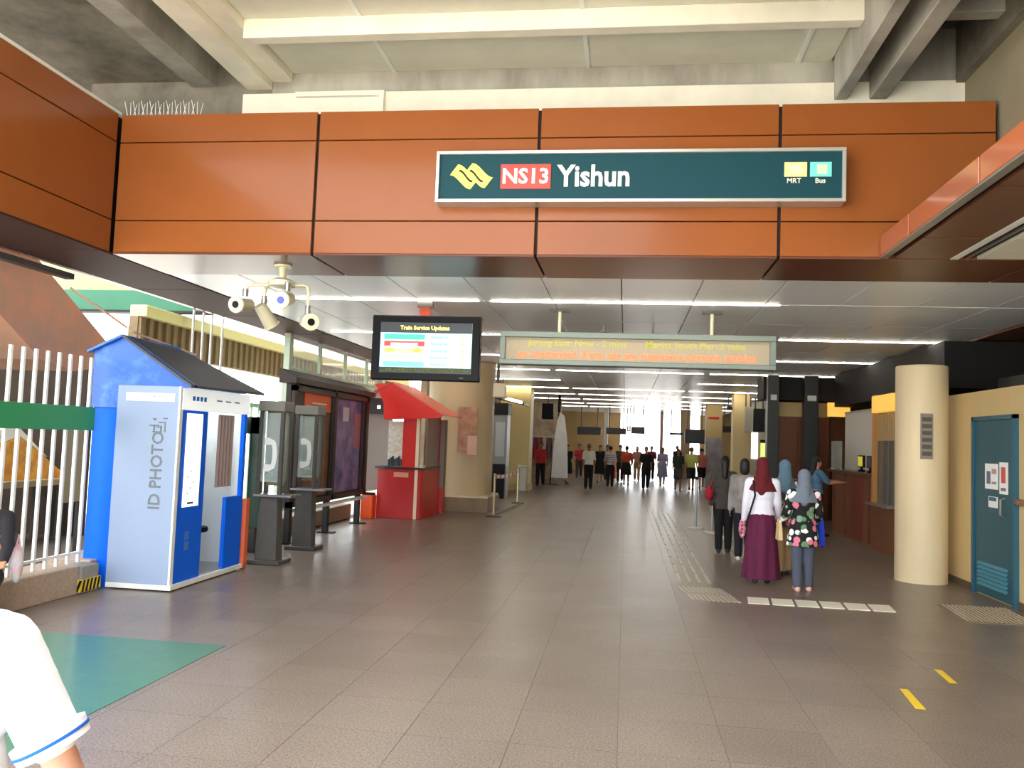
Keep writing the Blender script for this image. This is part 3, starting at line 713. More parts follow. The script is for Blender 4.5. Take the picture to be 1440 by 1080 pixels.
# ---- two pay phones
def phone(label, x, y):
    t = thing('pay_phone', label, 'pay phone', (x, y, 0), group='pay phones beside the photo booth')
    part('base_plate', DKGREY, t, x-.2, x+.2, y-.16, y+.2, 0, .05, bevel=.008)
    MB().loft([[(x-a, y-b, z), (x+a, y-b, z), (x+a, y+b, z), (x-a, y+b, z)] for a, b, z in ((.13, .09, .05), (.12, .085, .4), (.105, .08, .78))]).build('pedestal', mat('pedestal grey', (86, 84, 80), .5, metal=.2, noise=.15), t)
    part('shelf', STEEL, t, x-.16, x+.3, y-.16, y+.16, .78, .81, bevel=.006)
    for xx in (x-.13, x+.13):
        part('upright', DKGREY, t, xx-.022, xx+.022, y-.11, y-.065, .81, 1.86, bevel=.004)
        part('upright', DKGREY, t, xx-.022, xx+.022, y+.1, y+.145, .81, 1.86, bevel=.004)
        part('side_glass', GLASS, t, xx-.004, xx+.004, y-.065, y+.1, .95, 1.78)
    part('hood', mat('hood grey', (128, 126, 118), .5), t, x-.16, x+.16, y-.13, y+.17, 1.78, 1.9, bevel=.008)
    part('back_plate', mat('back plate olive', (120, 110, 84), .6), t, x-.11, x+.11, y+.09, y+.1, .9, 1.78)
    f = part('front_glass', GLASS, t, x-.108, x+.108, y-.092, y-.086, .95, 1.76)
    u = part('telephone', BLACK, t, x-.09, x+.06, y+.0, y+.09, .98, 1.35, bevel=.008)
    part('keypad', STEEL, u, x-.05, x+.03, y-.008, y, 1.05, 1.16)
    pts = [(x+.07-.11*math.cos(a)*.0+.05*math.cos(a), y-.1, 1.27+.17*math.sin(a)) for a in [(-1.25+2.5*i/12) for i in range(13)]]
    hm = MB()
    sym = [(.06+.045*math.cos(a), .17*math.sin(a)) for a in [(-1.25+2.5*i/10) for i in range(11)]]
    outer = [(x-.06+px, 1.27+pz) for px, pz in sym]
    poly = [(x-.075, 1.27-.19), (x-.03, 1.27-.2)]+[(q[0]+.035, q[1]) for q in outer]+[(x-.03, 1.27+.2), (x-.075, 1.27+.19), (x-.07, 1.27+.11)]+[(q[0]-.02, q[1]) for q in outer[::-1] if abs(q[1]-1.27) < .13]+[(x-.07, 1.27-.11)]
    hm.prism(poly, 'y', y-.0975, y-.0925).build('handset_symbol', WHITEP, f)
    return t
phone('grey pay phone stand with a white handset symbol, next to the photo booth', -4.12, 9.55)
phone('grey pay phone stand with a white handset symbol, next to the poster boards', -4.2, 10.85)

# ---- poster boards
t = thing('poster_board', 'dark framed double poster board behind the pay phones', 'poster board', (-4.6, 12.9, 0))
DB = mat('dark brown metal', (48, 34, 28), .45)
for y in (11.25, 12.75, 14.3): part('leg', mat('black leg', (24, 22, 22), .5), t, -4.64, -4.56, y-.05, y+.05, 0, 2.2); part('foot_plate', BLACK, t, -4.7, -4.45, y-.08, y+.08, 0, .02)
part('backing', DB, t, -4.68, -4.6, 11.15, 14.62, .5, 2.22)
MB().prism(((-4.75, 2.22), (-4.5, 2.22), (-4.5, 2.3), (-4.75, 2.42)), 'y', 11.05, 14.75).build('roof_cap', DB, t)
for y in (11.2, 12.85, 14.52): part('frame_upright', DB, t, -4.61, -4.55, y-.05, y+.07, .5, 2.24)
for z in (.5, 2.12): part('frame_rail', DB, t, -4.61, -4.55, 11.15, 14.6, z, z+.08)
part('header_plate', mat('orange sign', (240, 106, 50), .5), t, -4.6, -4.585, 11.62, 12.72, 1.86, 2.12)
part('header_mark', PAPER, t, -4.585, -4.582, 11.7, 12.3, 1.88, 1.94); part('header_mark', PAPER, t, -4.585, -4.582, 11.9, 12.5, 1.97, 1.99)
part('poster', mat('brown poster', (146, 96, 62), .4, noise=.5, nscale=2.2, col2=(96, 60, 40)), t, -4.6, -4.59, 11.32, 12.78, .6, 1.84)
part('poster', mat('violet poster', (150, 132, 176), .4, noise=.6, nscale=2.6, col2=(52, 66, 128)), t, -4.6, -4.59, 13.0, 14.42, .6, 2.1)
part('poster_spot', mat('pale poster spot', (214, 206, 220), .4), t, -4.59, -4.587, 13.3, 13.6, 1.75, 1.98)  # plain coloured patches on the violet poster
part('poster_spot', mat('rose poster spot', (172, 96, 116), .4), t, -4.59, -4.587, 13.9, 14.3, 1.3, 1.9)
part('bottom_tray', WHITEP, t, -4.58, -4.5, 11.3, 14.5, .43, .47)
o = tag(MB().box(-4.83, -4.6, 15.2, 15.45, 0, .43).build('orange_bin', mat('bright orange plastic', (248, 86, 20), .4), bevel=.015), 'bright orange box on the floor left of the red kiosk', 'box')
MB().box(-4.81, -4.62, 15.22, 15.43, .43, .47).build('lid', BLACK, o)

# ---- red kiosk
t = thing('red_kiosk', 'red sales kiosk with a sloping red awning', 'kiosk', (-4.2, 16.2, 0))
DR = mat('deep red panel', (186, 30, 30), .35)
part('counter_front', DR, t, -4.62, -3.77, 15.5, 15.56, 0, .92, bevel=.006)
part('counter_side', RED, t, -3.82, -3.76, 15.56, 17.0, 0, .92, bevel=.006)
part('worktop', mat('kiosk top', (52, 40, 40), .3), t, -4.66, -3.74, 15.46, 17.0, .92, .96)
part('price_plate', mat('plate rose', (226, 150, 130), .5), t, -4.3, -4.02, 15.488, 15.5, .77, .86)
part('corner_post', RED, t, -4.16, -3.9, 15.5, 15.6, .96, 2.0); part('post_trim', mat('cream trim', (240, 220, 190), .5), t, -3.9, -3.84, 15.49, 15.6, 0.0, 2.0)
part('back_wall', mat('kiosk grey wall', (158, 146, 142), .6), t, -4.98, -4.48, 15.85, 15.9, .5, 1.95)
part('display_case', mat('display white', (230, 230, 226), .4, noise=.25, nscale=14, col2=(200, 190, 170)), t, -4.47, -4.17, 15.6, 15.95, .97, 1.82)
for i in range(7):
    bx = -4.45+i*.04; part('bottle', mat('dark bottle '+str(i % 3), ((40, 60, 70), (60, 70, 90), (30, 40, 46))[i % 3], .3), t, bx, bx+.028, 15.56, 15.6, .97, 1.1+.03*(i % 3))
part('side_screen', mat('grey acrylic', (134, 126, 122), .25), t, -3.8, -3.78, 15.9, 16.9, .96, 1.95)
part('sign_box', DB, t, -4.98, -4.5, 15.7, 15.85, 1.95, 2.25); part('sign_lamp', mat('white lamp spot', (250, 246, 240), .4, emit=1.5), t, -4.74, -4.68, 15.69, 15.7, 2.05, 2.11)
aw = MB().prism(((-4.7, 2.5), (-4.35, 2.54), (-3.36, 1.97), (-3.45, 1.9), (-4.5, 1.84), (-4.52, 2.15)), 'y', 15.35, 15.42).build('awning_front', mat('bright red awning', (246, 34, 14), .4), t)
MB().prism(((-4.35, 2.55), (-3.34, 1.97), (-3.34, 1.94), (-4.35, 2.515)), 'y', 15.33, 17.0).build('awning_roof', mat('rose awning edge', (240, 120, 100), .4), t)
MB().prism(((-4.35, 2.55), (-4.95, 2.25), (-4.95, 2.22), (-4.35, 2.515)), 'y', 15.33, 17.0).build('awning_roof', RED, t)
part('back_post', DR, t, -3.85, -3.77, 16.9, 17.0, .96, 2.1)
t = thing('grey_cabinet', 'grey cabinet with a red lower door behind the kiosk', 'cabinet', (-3.65, 17.15, 0))
part('body', mat('warm grey', (128, 118, 110), .5), t, -3.95, -3.68, 17.02, 17.25, .5, 1.9); part('door', DR, t, -3.95, -3.68, 17.02, 17.25, 0.0, .5)

# ---- broad beige column with plinth
t = thing('broad_column', 'broad beige column on a brown plinth behind the red kiosk', 'column', (-3.6, 18.2, 0), kind='structure')
BC = mat('broad beige', (206, 186, 148), .5, noise=.12, nscale=1.2, stretch=(2, 2, .4))
MB().lathe((-3.6, 18.25), [(.72, .34), (.72, 3.19)], 40).build('shaft', BC, t, smooth=True)
part('plinth', mat('brown plinth', (128, 106, 72), .4, noise=.2, nscale=3), t, -4.4, -2.8, 17.45, 19.0, 0, .3, bevel=.01)
part('plinth_top', mat('plinth top', (206, 190, 160), .5), t, -4.42, -2.82, 17.5, 18.98, .3, .34)
t = thing('wall_poster', 'faded red brown poster hung on the broad beige column', 'poster', (-3.3, 17.5, 1.2))
part('board', mat('faded poster', (160, 104, 80), .5, noise=.4, nscale=5, col2=(196, 150, 120)), t, -3.5, -3.1, 17.43, 17.47, 1.25, 2.2)
part('sheet', mat('pink sheet', (222, 180, 164), .6), t, -3.28, -3.08, 17.415, 17.43, 1.2, 1.6)
t = thing('small_lamp_box', 'white lamp box at the top of the broad beige column', 'lamp', (-2.9, 18.0, 2.4))
part('box', mat('warm white box', (240, 232, 206), .5), t, -2.86, -2.6, 17.9, 18.1, 2.45, 2.75, bevel=.01); part('arm', DKGREY, t, -2.8, -2.74, 17.98, 18.02, 2.75, 3.19)
t = thing('slanted_sign_lamp', 'slanted dark sign panel with lit edge below the ceiling', 'sign', (-3.2, 22, 2.6))
MB().add([(-3.85, 21, 2.72), (-2.75, 22.6, 2.50), (-2.75, 24, 2.50), (-3.85, 23, 2.72), (-3.85, 21, 2.78), (-2.75, 22.6, 2.56), (-2.75, 24, 2.56), (-3.85, 23, 2.78)],
         [(0, 3, 2, 1), (4, 5, 6, 7), (0, 1, 5, 4), (1, 2, 6, 5), (2, 3, 7, 6), (3, 0, 4, 7)]).build('panel', mat('olive panel', (70, 64, 48), .5), t)
MB().rod((-3.8, 20.98, 2.76), (-3.35, 21.6, 2.67), .03).build('lit_edge', TUBE, t); MB().rod((-3.1, 22.0, 2.62), (-2.8, 22.45, 2.56), .03).build('lit_edge', TUBE, t)
part('hanger', DKGREY, t, -3.3, -3.27, 22.3, 22.33, 2.6, 3.19)
for lab, x0, x1, c in (('dark grey ticket machine beside the broad beige column', -3.95, -3.5, (44, 42, 46)), ('lighter grey ticket machine next to the square cream pillar', -3.46, -3.1, (120, 122, 126))):
    t = thing('ticket_machine', lab, 'machine', ((x0+x1)/2, 22.2, 0))
    part('cabinet', mat('mc'+str(c), c, .4), t, x0, x1, 22, 22.6, 0.0, 2.2, bevel=.01); part('display', mat('machine display', (150, 156, 164), .3), t, x0+.06, x1-.06, 21.985, 22, 1.1, 2.0); part('plinth', BLACK, t, x0+.02, x1-.02, 21.95, 22.0, 0, .9); part('top_box', BLACK, t, x0-.02, x1+.02, 21.95, 22.6, 2.2, 2.5)
# ---- crowd barrier
t = thing('tape_barrier', 'pair of steel posts joined by red and white tape', 'barrier', (-2.58, 18.7, 0))
for y in (16.8, 20.6):
    MB().rod((-2.58, y, .02), (-2.58, y, .86), .025, n=12).build('post', mat('post beige steel', (196, 176, 140), .4, metal=.4), t, smooth=True)
    MB().lathe((-2.58, y), [(.16, 0), (.15, .02), (.03, .04)], 18).build('foot', DKGREY, t, smooth=True)
for i in range(12):
    y = 16.8+i*3.8/12
    part('tape_piece', RED if i % 2 == 0 else WHITEP, t, -2.584, -2.576, y, y+3.8/12, .76-.05*math.sin(math.pi*i/11), .83-.05*math.sin(math.pi*i/11))
MB().rod((-2.58, 16.8, .03), (-2.45, 20.6, .03), .012).build('floor_cable', DKGREY, t)
# ---- square cream pillar and bin
t = thing('pillar', 'square cream pillar left of the distant crowd', 'pillar', (-3.42, 26.4, 0), kind='structure')
part('shaft', mat('cream pillar', (226, 204, 140), .45), t, -3.9, -2.95, 26, 26.9, 0, 3.19, bevel=.02)
part('base', BEIGE, t, -3.93, -2.92, 25.97, 26.93, 0, .2)
t = thing('white_bin', 'white waste bin before the square cream pillar', 'bin', (-3.1, 25.8, 0))
part('body', WHITEP, t, -3.25, -2.98, 25.65, 25.92, 0, .72, bevel=.02); part('lid', mat('bin lid', (226, 222, 210), .5), t, -3.27, -2.96, 25.63, 25.94, .72, .78, bevel=.01)

# ================================================================== FAR CONCOURSE
def sign_box(label, x0, x1, y, z0, z1, c=(20, 16, 18), name='hanging_sign', face=None):
    t = thing(name, label, 'sign', ((x0+x1)/2, y, z0))
    part('box', mat('sb'+str(c), c, .4), t, x0, x1, y, y+.18, z0, z1, bevel=.01)
    for x in (x0+.15*(x1-x0), x1-.15*(x1-x0)): part('hanger', DKGREY, t, x-.02, x+.02, y+.08, y+.11, z1, 3.19)
    if face: part('face', mat('sf'+str(face), face, .4, emit=.4), t, x0+.05, x1-.05, y-.006, y, z0+.04, z1-.04)
    return t
sign_box('black hanging sign above the distant crowd, over the pale shirted walker', -2.17, -1.12, 38, 1.9, 2.24)
sign_box('black hanging sign above the distant crowd, over the orange topped walker', -.88, .0, 38, 1.96, 2.24)
sign_box('brown hanging sign just left of the bright exit', .22, .8, 37, 2.0, 2.3, (60, 40, 38))
sign_box('white lit square sign between the distant black signs', .02, .2, 36.8, 2.1, 2.3, (120, 120, 118), face=(250, 250, 246))
sign_box('thin black sign in front of the bright exit', 1.9, 2.5, 38, 2.02, 2.12)
sign_box('bulky black sign box right of the bright exit', 2.25, 3.0, 33.2, 1.66, 2.2, (12, 12, 14))
sign_box('small black sign next to the grey poster pillar', 3.62, 3.98, 32.6, 2.12, 2.36)
sign_box('dark screen hanging above the queue beside the dark post', 3.78, 4.1, 26, 2.05, 2.75, (24, 24, 26))
sign_box('pale screen hanging above the queue left of the dark screen', 3.52, 3.72, 26, 2.05, 2.8, (206, 202, 192))
sign_box('thin black direction sign near the cream pillar top', 3.05, 3.35, 26.5, 2.72, 2.8)
for lab, x0, x1, y, c in (('cream square pillar right of the grey poster pillar', 3.2, 3.74, 26.2, (232, 208, 150)), ('brown square pillar right of the bright exit', 2.55, 2.95, 40, (170, 140, 104)),
                          ('pale slim pillar standing in the bright exit', 1.66, 1.8, 42, (190, 150, 130)), ('grey pillar left of the bright exit', -1.05, -.85, 40, (206, 204, 198))):
    t = thing('pillar', lab, 'pillar', ((x0+x1)/2, y, 0), kind='structure')
    part('shaft', mat('pl'+str(c), c, .5), t, x0, x1, y, y+.5, 0, 3.19, bevel=.02); part('base', mat('plb', (150, 138, 120), .5), t, x0-.02, x1+.02, y-.02, y+.52, 0, .15)
t = thing('poster_pillar', 'cream pillar wrapped with a tall grey poster', 'pillar', (3.33, 33.2, 0), kind='structure')
part('shaft', BEIGE, t, 3.03, 3.63, 33, 33.6, 0, 3.19, bevel=.02)
part('wrap_poster', mat('grey wrap', (176, 172, 176), .45, noise=.25, nscale=2.5, col2=(140, 134, 142)), t, 3.02, 3.64, 32.985, 33.0, .1, 1.9)
part('red_cap', RED, t, 3.1, 3.5, 32.97, 33, 2.62, 2.7)
t = thing('shop_front', 'bright shop window behind the queue', 'shop window', (4.3, 30, 0))
part('wall_panel', mat('shop cream', (232, 226, 206), .5), t, 3.9, 6.3, 30, 30.15, 0, 3.16)
part('window', mat('lit window', (236, 242, 240), .5, emit=.9), t, 4.0, 4.5, 29.98, 30, 1.2, 2.1); part('screen', mat('lime screen', (214, 226, 120), .5, emit=.6), t, 4.6, 4.95, 29.98, 30, 1.15, 1.75)
part('band', mat('dark band', (40, 60, 58), .5), t, 4.58, 4.97, 29.97, 30, 1.76, 1.86)
t = thing('shop_front', 'dim shop front with clothes rails left of the crowd', 'shop front', (-3.6, 34, 0))
part('wall_panel', mat('shop taupe', (152, 132, 116), .6, noise=.4, nscale=2.5, col2=(196, 178, 150)), t, -4.9, -2.6, 34, 34.15, 0, 3.16)
part('rail', STEEL, t, -4.5, -2.7, 33.6, 33.64, 1.7, 1.74)
for i in range(9):
    c = ((150, 60, 60), (190, 160, 150), (90, 80, 100), (170, 120, 90), (120, 40, 60))[i % 5]
    part('hung_garment', mat('gar'+str(c), c, .8), t, -4.4+i*.19, -4.27+i*.19, 33.45, 33.8, .8+.1*(i % 2), 1.68)
part('rail_post', STEEL, t, -4.5, -4.46, 33.6, 33.64, 0, 1.74); part('rail_post', STEEL, t, -2.74, -2.7, 33.6, 33.64, 0, 1.74)
t = thing('reflected_light', 'tall white tapered banner shape left of the distant crowd, light built as a solid', 'reflection', (-2.3, 30, 0))  # stands in for white reflected light, built as a solid
MB().prism(((-2.62, .25), (-2.02, .25), (-2.08, 1.6), (-2.2, 2.45), (-2.36, 2.6), (-2.46, 2.3), (-2.56, 1.5)), 'y', 30.3, 30.34).build('glare_sheet', mat('banner white', (244, 244, 246), .6, noise=.1, nscale=3), t)
MB().rod((-2.66, 30.32, .03), (-2.4, 30.32, 2.7), .02).build('pole', BLACK, t); MB().lathe((-2.6, 30.32), [(.25, 0), (.25, .03)], 16).build('base', DKGREY, t)  # pole and base added to carry the reflection shape
t = thing('hanging_speaker', 'black hanging speaker clump above the white banner shape', 'speaker', (-2.6, 29, 2.3))
part('box', BLACK, t, -2.9, -2.5, 29, 29.3, 2.3, 2.85, bevel=.02); part('bracket', BLACK, t, -2.35, -2.25, 29, 29.1, 2.55, 3.18); part('hanger', DKGREY, t, -2.72, -2.68, 29.1, 29.14, 2.85, 3.19)
# stanchions near the queue
for i, (x, y) in enumerate(((1.35, 16.4), (1.58, 15.7), (1.72, 14.9))):
    t = thing('queue_post', ('slim steel queue post, furthest of the three behind the queue', 'slim steel queue post, middle of the three behind the queue', 'slim steel queue post, closest of the three to the red bag')[i], 'queue post', (x, y, 0), group='queue posts')
    MB().rod((x, y, .02), (x, y, .92), .022, n=12).build('post', STEEL, t, smooth=True)
    MB().lathe((x, y), [(.15, 0), (.15, .018), (.04, .035)], 18).build('foot', mat('foot pale', (206, 200, 190), .4), t, smooth=True)
    part('belt_head', BLACK, t, x-.03, x+.03, y-.03, y+.03, .92, .98, bevel=.006)

# ================================================================== OUTSIDE, BEYOND THE FENCE
struct('wall_outside', 'wall behind the fence, dark colour standing in for shade under a roof', 'wall', mat('outside shade wall', (58, 46, 34), .9, noise=.4, nscale=2), -11.2, -11, 2, 14, -.3, 3.3)  # brown-black colour stands in for shade under a roof
struct('wall_outside_back', 'back wall under the outdoor stair, shade put into its colour', 'wall', MATS['outside shade wall'], -11, -8.4, 12.2, 12.4, -.3, 2.5)  # same shade colour, closing the dark area below the stair
struct('ground_shade', 'dark brown soil patch under the outdoor stair, shade put into its colour', 'ground', mat('yard shade', (70, 58, 44), .95, noise=.3, nscale=3), -11, -5.52, 1, 12.4, -.3, -.2)  # ground darkened by colour where the yard lies in shade
t = thing('outdoor_stair', 'sloping reddish stair flight rising outside the fence', 'stair', (-7.2, 9, -.2))
SB = mat('reddish plaster', (240, 176, 138), .75, noise=.25, nscale=3, col2=(214, 176, 146))
MB().prism(((6.6, 4.9), (8.5, 3.44), (10.0, 2.58), (10.0, 2.3), (9.4, 2.18), (8.76, 2.26), (8.06, 2.69), (6.6, 3.75)), 'x', -7.9, -6.62).build('flight', SB, t)
for i in range(6): part('step', CONC, t, -7.85, -6.7, 7.0+i*.28, 7.3+i*.28, 4.5-i*.2, 4.62-i*.2)
part('footing', MATS['outside shade wall'], t, -7.9, -7.0, 6.65, 6.95, -.3, 3.7)
g = thing('green_walkway', 'green and cream walkway parapet beyond the fence', 'walkway', (-9, 14, 3.6))
part('green_face', mat('walkway green', (44, 112, 82), .6, noise=.15, nscale=1.2), g, -13, -6.05, 14, 14.2, 3.62, 3.98)
part('cream_face', mat('walkway cream green', (150, 162, 112), .6, noise=.15, nscale=1.2), g, -13, -6.05, 14.02, 14.2, 3.98, 6.5)
part('edge_rail', DARK, g, -13, -6.05, 13.97, 14.2, 3.58, 3.62)
for x in (-12.2, -10.6): part('column', CONC, g, x, x+.3, 14.05, 14.3, -.3, 3.6)
t = thing('awning_rod', 'thin diagonal rusty rod above the photo booth roof', 'rod', (-5.7, 8.6, 2.6))
MB().rod((-6.2, 8.6, 3.06), (-5.42, 8.62, 2.58), .014).build('bar', mat('rust rod', (196, 160, 130), .6), t); MB().rod((-5.42, 8.62, 2.58), (-5.1, 9.4, 2.42), .012).build('bar', MATS['rust rod'], t)
t = thing('corrugated_building', 'brown ribbed building front with a cream gutter outside', 'building', (-8.2, 20, -.3))
CB = mat('brown ribbed sheet', (138, 116, 82), .7, noise=.2, nscale=2)
part('sheet', CB, t, -8.2, -8.05, 12.9, 30, 2.8, 3.36)
for i in range(66): part('rib', CB, t, -8.05, -8.0, 12.92+i*.26, 13.02+i*.26, 2.81, 3.35)
part('gutter', mat('gutter cream', (226, 216, 150), .6), t, -8.2, -7.9, 12.9, 30, 3.36, 3.55, bevel=.01)
for y in (15, 19, 23, 27): part('column', PG, t, -8.15, -8.05, y, y+.1, -.3, 2.75)
for i, (y, nm) in enumerate(((10.95, 'first'), (11.22, 'second'), (11.47, 'third'), (11.8, 'fourth'))):
    o = tag(MB().rod((-6.0, y, -.3), (-6.0, y, 3.19), .018, n=8).build('thin_pole', WHITEP, smooth=True), f'thin cream pole above the booth roof, {nm} of four counted from the booth', 'pole', 'cream poles outside the fence')
t = thing('stall_awning', 'yellow stall awning with white sheet seen through the fence', 'awning', (-8.6, 10.8, -.2))
YT = mat('yellow tarpaulin', (232, 166, 24), .5, noise=.3, nscale=5, col2=(196, 120, 10))
MB().prism(((9.7, .985), (10.9, 1.335), (11.98, .725), (9.7, .725)), 'x', -8.95, -8.45).build('sheet', YT, t)
MB().prism(((9.7, 1.15), (10.8, 1.516), (11.5, 1.04), (10.9, 1.346), (9.7, .996)), 'x', -8.95, -8.47).build('white_sheet', WHITEP, t)
for (x, y) in ((-8.9, 9.8), (-8.5, 9.8), (-8.9, 11.85), (-8.5, 11.85)): part('leg', DKGREY, t, x-.02, x+.02, y-.02, y+.02, -.22, .64)
part('table', mat('stall plank', (150, 128, 96), .7), t, -9.1, -8.25, 9.7, 12.0, .64, .725)
t = thing('cream_board', 'upright cream board leaning behind the fence', 'board', (-6.5, 9.3, -.2))
part('sheet', mat('cream board', (190, 176, 124), .7), t, -6.52, -6.48, 9.1, 9.45, .62, 1.6); part('leg', DKGREY, t, -6.52, -6.48, 9.1, 9.14, -.22, .62); part('leg', DKGREY, t, -6.52, -6.48, 9.41, 9.45, -.22, .62)
t = thing('pale_green_shelter', 'pale green framed glass shelter behind the poster board', 'shelter', (-5.6, 15.5, -.2))
part('column', PG, t, -5.68, -5.58, 13.35, 13.5, -.22, 3.19)
for y in (14.8, 16.2, 17.6, 19): part('mullion', PG, t, -5.64, -5.58, y, y+.06, .3, 3.18)
part('rail', PG, t, -5.64, -5.58, 13.5, 19.1, 2.55, 2.62); part('rail', PG, t, -5.64, -5.58, 13.5, 19.1, .3, .38)
for a, b in ((13.5, 14.8), (14.86, 16.2), (16.26, 17.6), (17.66, 19)): part('pane', GLASS, t, -5.615, -5.605, a, b, .38, 2.55); part('pane', GLASS, t, -5.615, -5.605, a, b, 2.62, 3.18)
t = thing('railing', 'low green railing outside behind the pay phones', 'railing', (-6.5, 15, -.2))
for i in range(16): part('baluster', PG, t, -6.52, -6.49, 11.6+i*.3, 11.64+i*.3, -.22, 1.95)
part('rail', mat('rail green', (120, 160, 120), .5), t, -6.54, -6.47, 11.5, 16.2, 1.95, 2.02)

# ================================================================== PEOPLE
EYE = mat('eye dark', (30, 24, 22), .3); LIP = mat('lip', (150, 84, 74), .5)
HAIR = mat('black hair', (24, 20, 18), .5, noise=.3, nscale=40); HAIRB = mat('brown hair', (110, 74, 48), .55)
def late_remesh(o, v, it=3):
    md = o.modifiers.new('r', 'REMESH'); md.mode = 'VOXEL'; md.voxel_size = v; md.use_smooth_shade = True
    sm = o.modifiers.new('s', 'SMOOTH'); sm.factor = .5; sm.iterations = it
    LATE.append(o)
def cloth(name, col, **kw): return mat('cloth '+name, col, .85, pos=False, **kw)
def person(label, at, H, rz, top, bottom, hair, skin=SKIN, shoe=(40, 36, 36), legs=((4, 3), (-4, 3)), arms=((5, 8, 12), (5, 8, 12)),
           sleeve=.5, hem=.5, v=.016, base=None, flare=0, group=None):
    """at: survey x,y ; H metres ; faces local -Y ; legs (hip, knee) ; arms (swing, spread, elbow)"""
    t = thing('person', label, 'person', (at[0], at[1], 0), rz, group)
    if base is not None: t.location.z = 0
    B = MB(); TOP = MB(); BOT = MB(); SH = MB()
    hip_z = .5*H; R = math.radians
    L = []
    for sgn, (h, k) in zip((-1, 1), legs):
        hp = Vector((sgn*.05*H, 0, hip_z)); d = Vector((0, -math.sin(R(h)), -math.cos(R(h)))); kn = hp+.235*H*d
        d2 = Vector((0, -math.sin(R(h-k)), -math.cos(R(h-k)))); an = kn+.225*H*d2; L.append([hp, kn, an])
    low = min(l[2].z for l in L)
    dz = (.042*H-low) if base is None else (base+.065*H-hip_z)
    up = Vector((0, 0, dz))
    fine = v < .012
    P = lambda x, y, z: Vector((x*H, y*H, z*H))+up
    # torso and head
    B.ell(P(0, 0, .525), (.083*H, .06*H, .07*H)); B.ell(P(0, 0, .61), (.072*H, .052*H, .09*H)); B.ell(P(0, .002, .725), (.088*H, .06*H, .1*H))
    B.cap(P(-.075, .004, .8), P(.075, .004, .8), .04*H, .04*H); B.cap(P(0, .008, .8), P(0, 0, .89), .034*H, .03*H)
    B.ell(P(0, .006, .945), (.044*H, .054*H, .055*H)); B.ell(P(0, -.014, .907), (.034*H, .038*H, .042*H))
    B.cap(P(0, -.052, .93), P(0, -.061, .915), .006*H, .0085*H, 6, 2)
    for sx in (-1, 1): B.ell(P(sx*.044, .006, .925), (.006*H, .013*H, .018*H), 8, 5)
    for hp, kn, an in L:
        hp, kn, an = hp+up, kn+up, an+up
        B.cap(hp, kn, .05*H, .034*H); B.cap(kn, an, .034*H, .022*H)
        sh = (an-kn).normalized(); toe = an+Vector((0, -.095*H, -.026*H)); heel = an+Vector((0, .018*H, -.022*H))
        B.cap(heel, toe, .02*H, .015*H); SH.cap(heel-Vector((0, 0, .002*H)), toe-Vector((0, .006*H, 0)), .0245*H, .018*H); SH.cap(heel, an, .024*H, .024*H)
    A = []
    for sgn, (sw, ab, el) in zip((-1, 1), arms):
        s0 = P(sgn*.098, .004, .802); ca, sa = math.cos(R(ab)), math.sin(R(ab))
        d = Vector((sgn*sa, -math.sin(R(sw))*ca, -math.cos(R(sw))*ca)); e = s0+.165*H*d
        d2 = Vector((sgn*sa*.5, -math.sin(R(sw+el)), -math.cos(R(sw+el)))).normalized(); w = e+.15*H*d2
        B.cap(s0, e, .032*H, .024*H); B.cap(e, w, .024*H, .016*H)
        A.append((s0, e, w, d2))
        # hand: palm, four fingers of different length, thumb off the side
        side_ = Vector((0, -1, 0)) if abs(d2.y) < .8 else Vector((-sgn, 0, 0)); side_ = (side_-d2*side_.dot(d2)).normalized(); nor = d2.cross(side_)
        for q in (-.011, 0, .011): B.cap(w+d2*.01*H+side_*q*H, w+d2*.045*H+side_*q*H, .011*H, .009*H, 8, 2)
        inn = Vector((-sgn, 0, 0)); inn = (inn-d2*inn.dot(d2)).normalized()
        for q, ln in ((-.0165, .03), (-.0055, .038), (.0055, .042), (.0165, .038)):
            k0 = w+d2*.05*H+side_*q*H; k1 = k0+d2*ln*.55*H+inn*.004*H; k2 = k1+(d2*.8+inn*.6).normalized()*ln*.45*H
            B.cap(k0, k1, .0062*H, .0056*H, 6, 2); B.cap(k1, k2, .0056*H, .0048*H, 6, 2)
        th0 = w+d2*.018*H+side_*.016*H; th1 = th0+(d2*.7+side_*.7).normalized()*.024*H; B.cap(th0, th1, .008*H, .007*H, 6, 2); B.cap(th1, th1+d2*.018*H, .007*H, .0055*H, 6, 2)
    bo = B.build('body', skin, t, smooth=True, scale=1, local=True); late_remesh(bo, min(v, .011) if fine else v, 2)
    f = MB()
    for sx in (-1, 1): f.ell(P(sx*.017, -.045, .933), (.007*H, .004*H, .004*H), 8, 5)
    f.build('eyes', EYE, t, scale=1, local=True); MB().ell(P(0, -.05, .898), (.013*H, .004*H, .004*H), 8, 5).build('mouth', LIP, t, scale=1, local=True)
    so = SH.build('shoes', mat('shoe'+str(shoe), shoe, .5), t, smooth=True, scale=1, local=True); late_remesh(so, min(v, .012), 2)
    # top garment
    q = .012*H
    if top:
        TOP.ell(P(0, .002, .725), (.088*H+q, .06*H+q*1.2, .1*H+q)); TOP.ell(P(0, 0, .62), (.08*H+q, .058*H+q, .1*H)); TOP.cap(P(-.078, .004, .8), P(.078, .004, .8), .04*H+q*.6, .04*H+q*.6)
        TOP.ell(P(0, 0, .555), (.088*H+q, .066*H+q, .07*H))
        for s0, e, w, d2 in A:
            if sleeve <= .5: TOP.cap(s0, s0.lerp(e, sleeve*1.6), .032*H+q*.9, .027*H+q*1.1)
            else: TOP.cap(s0, e, .032*H+q*.9, .024*H+q*.9); TOP.cap(e, w, .024*H+q*.9, .018*H+q*.7)
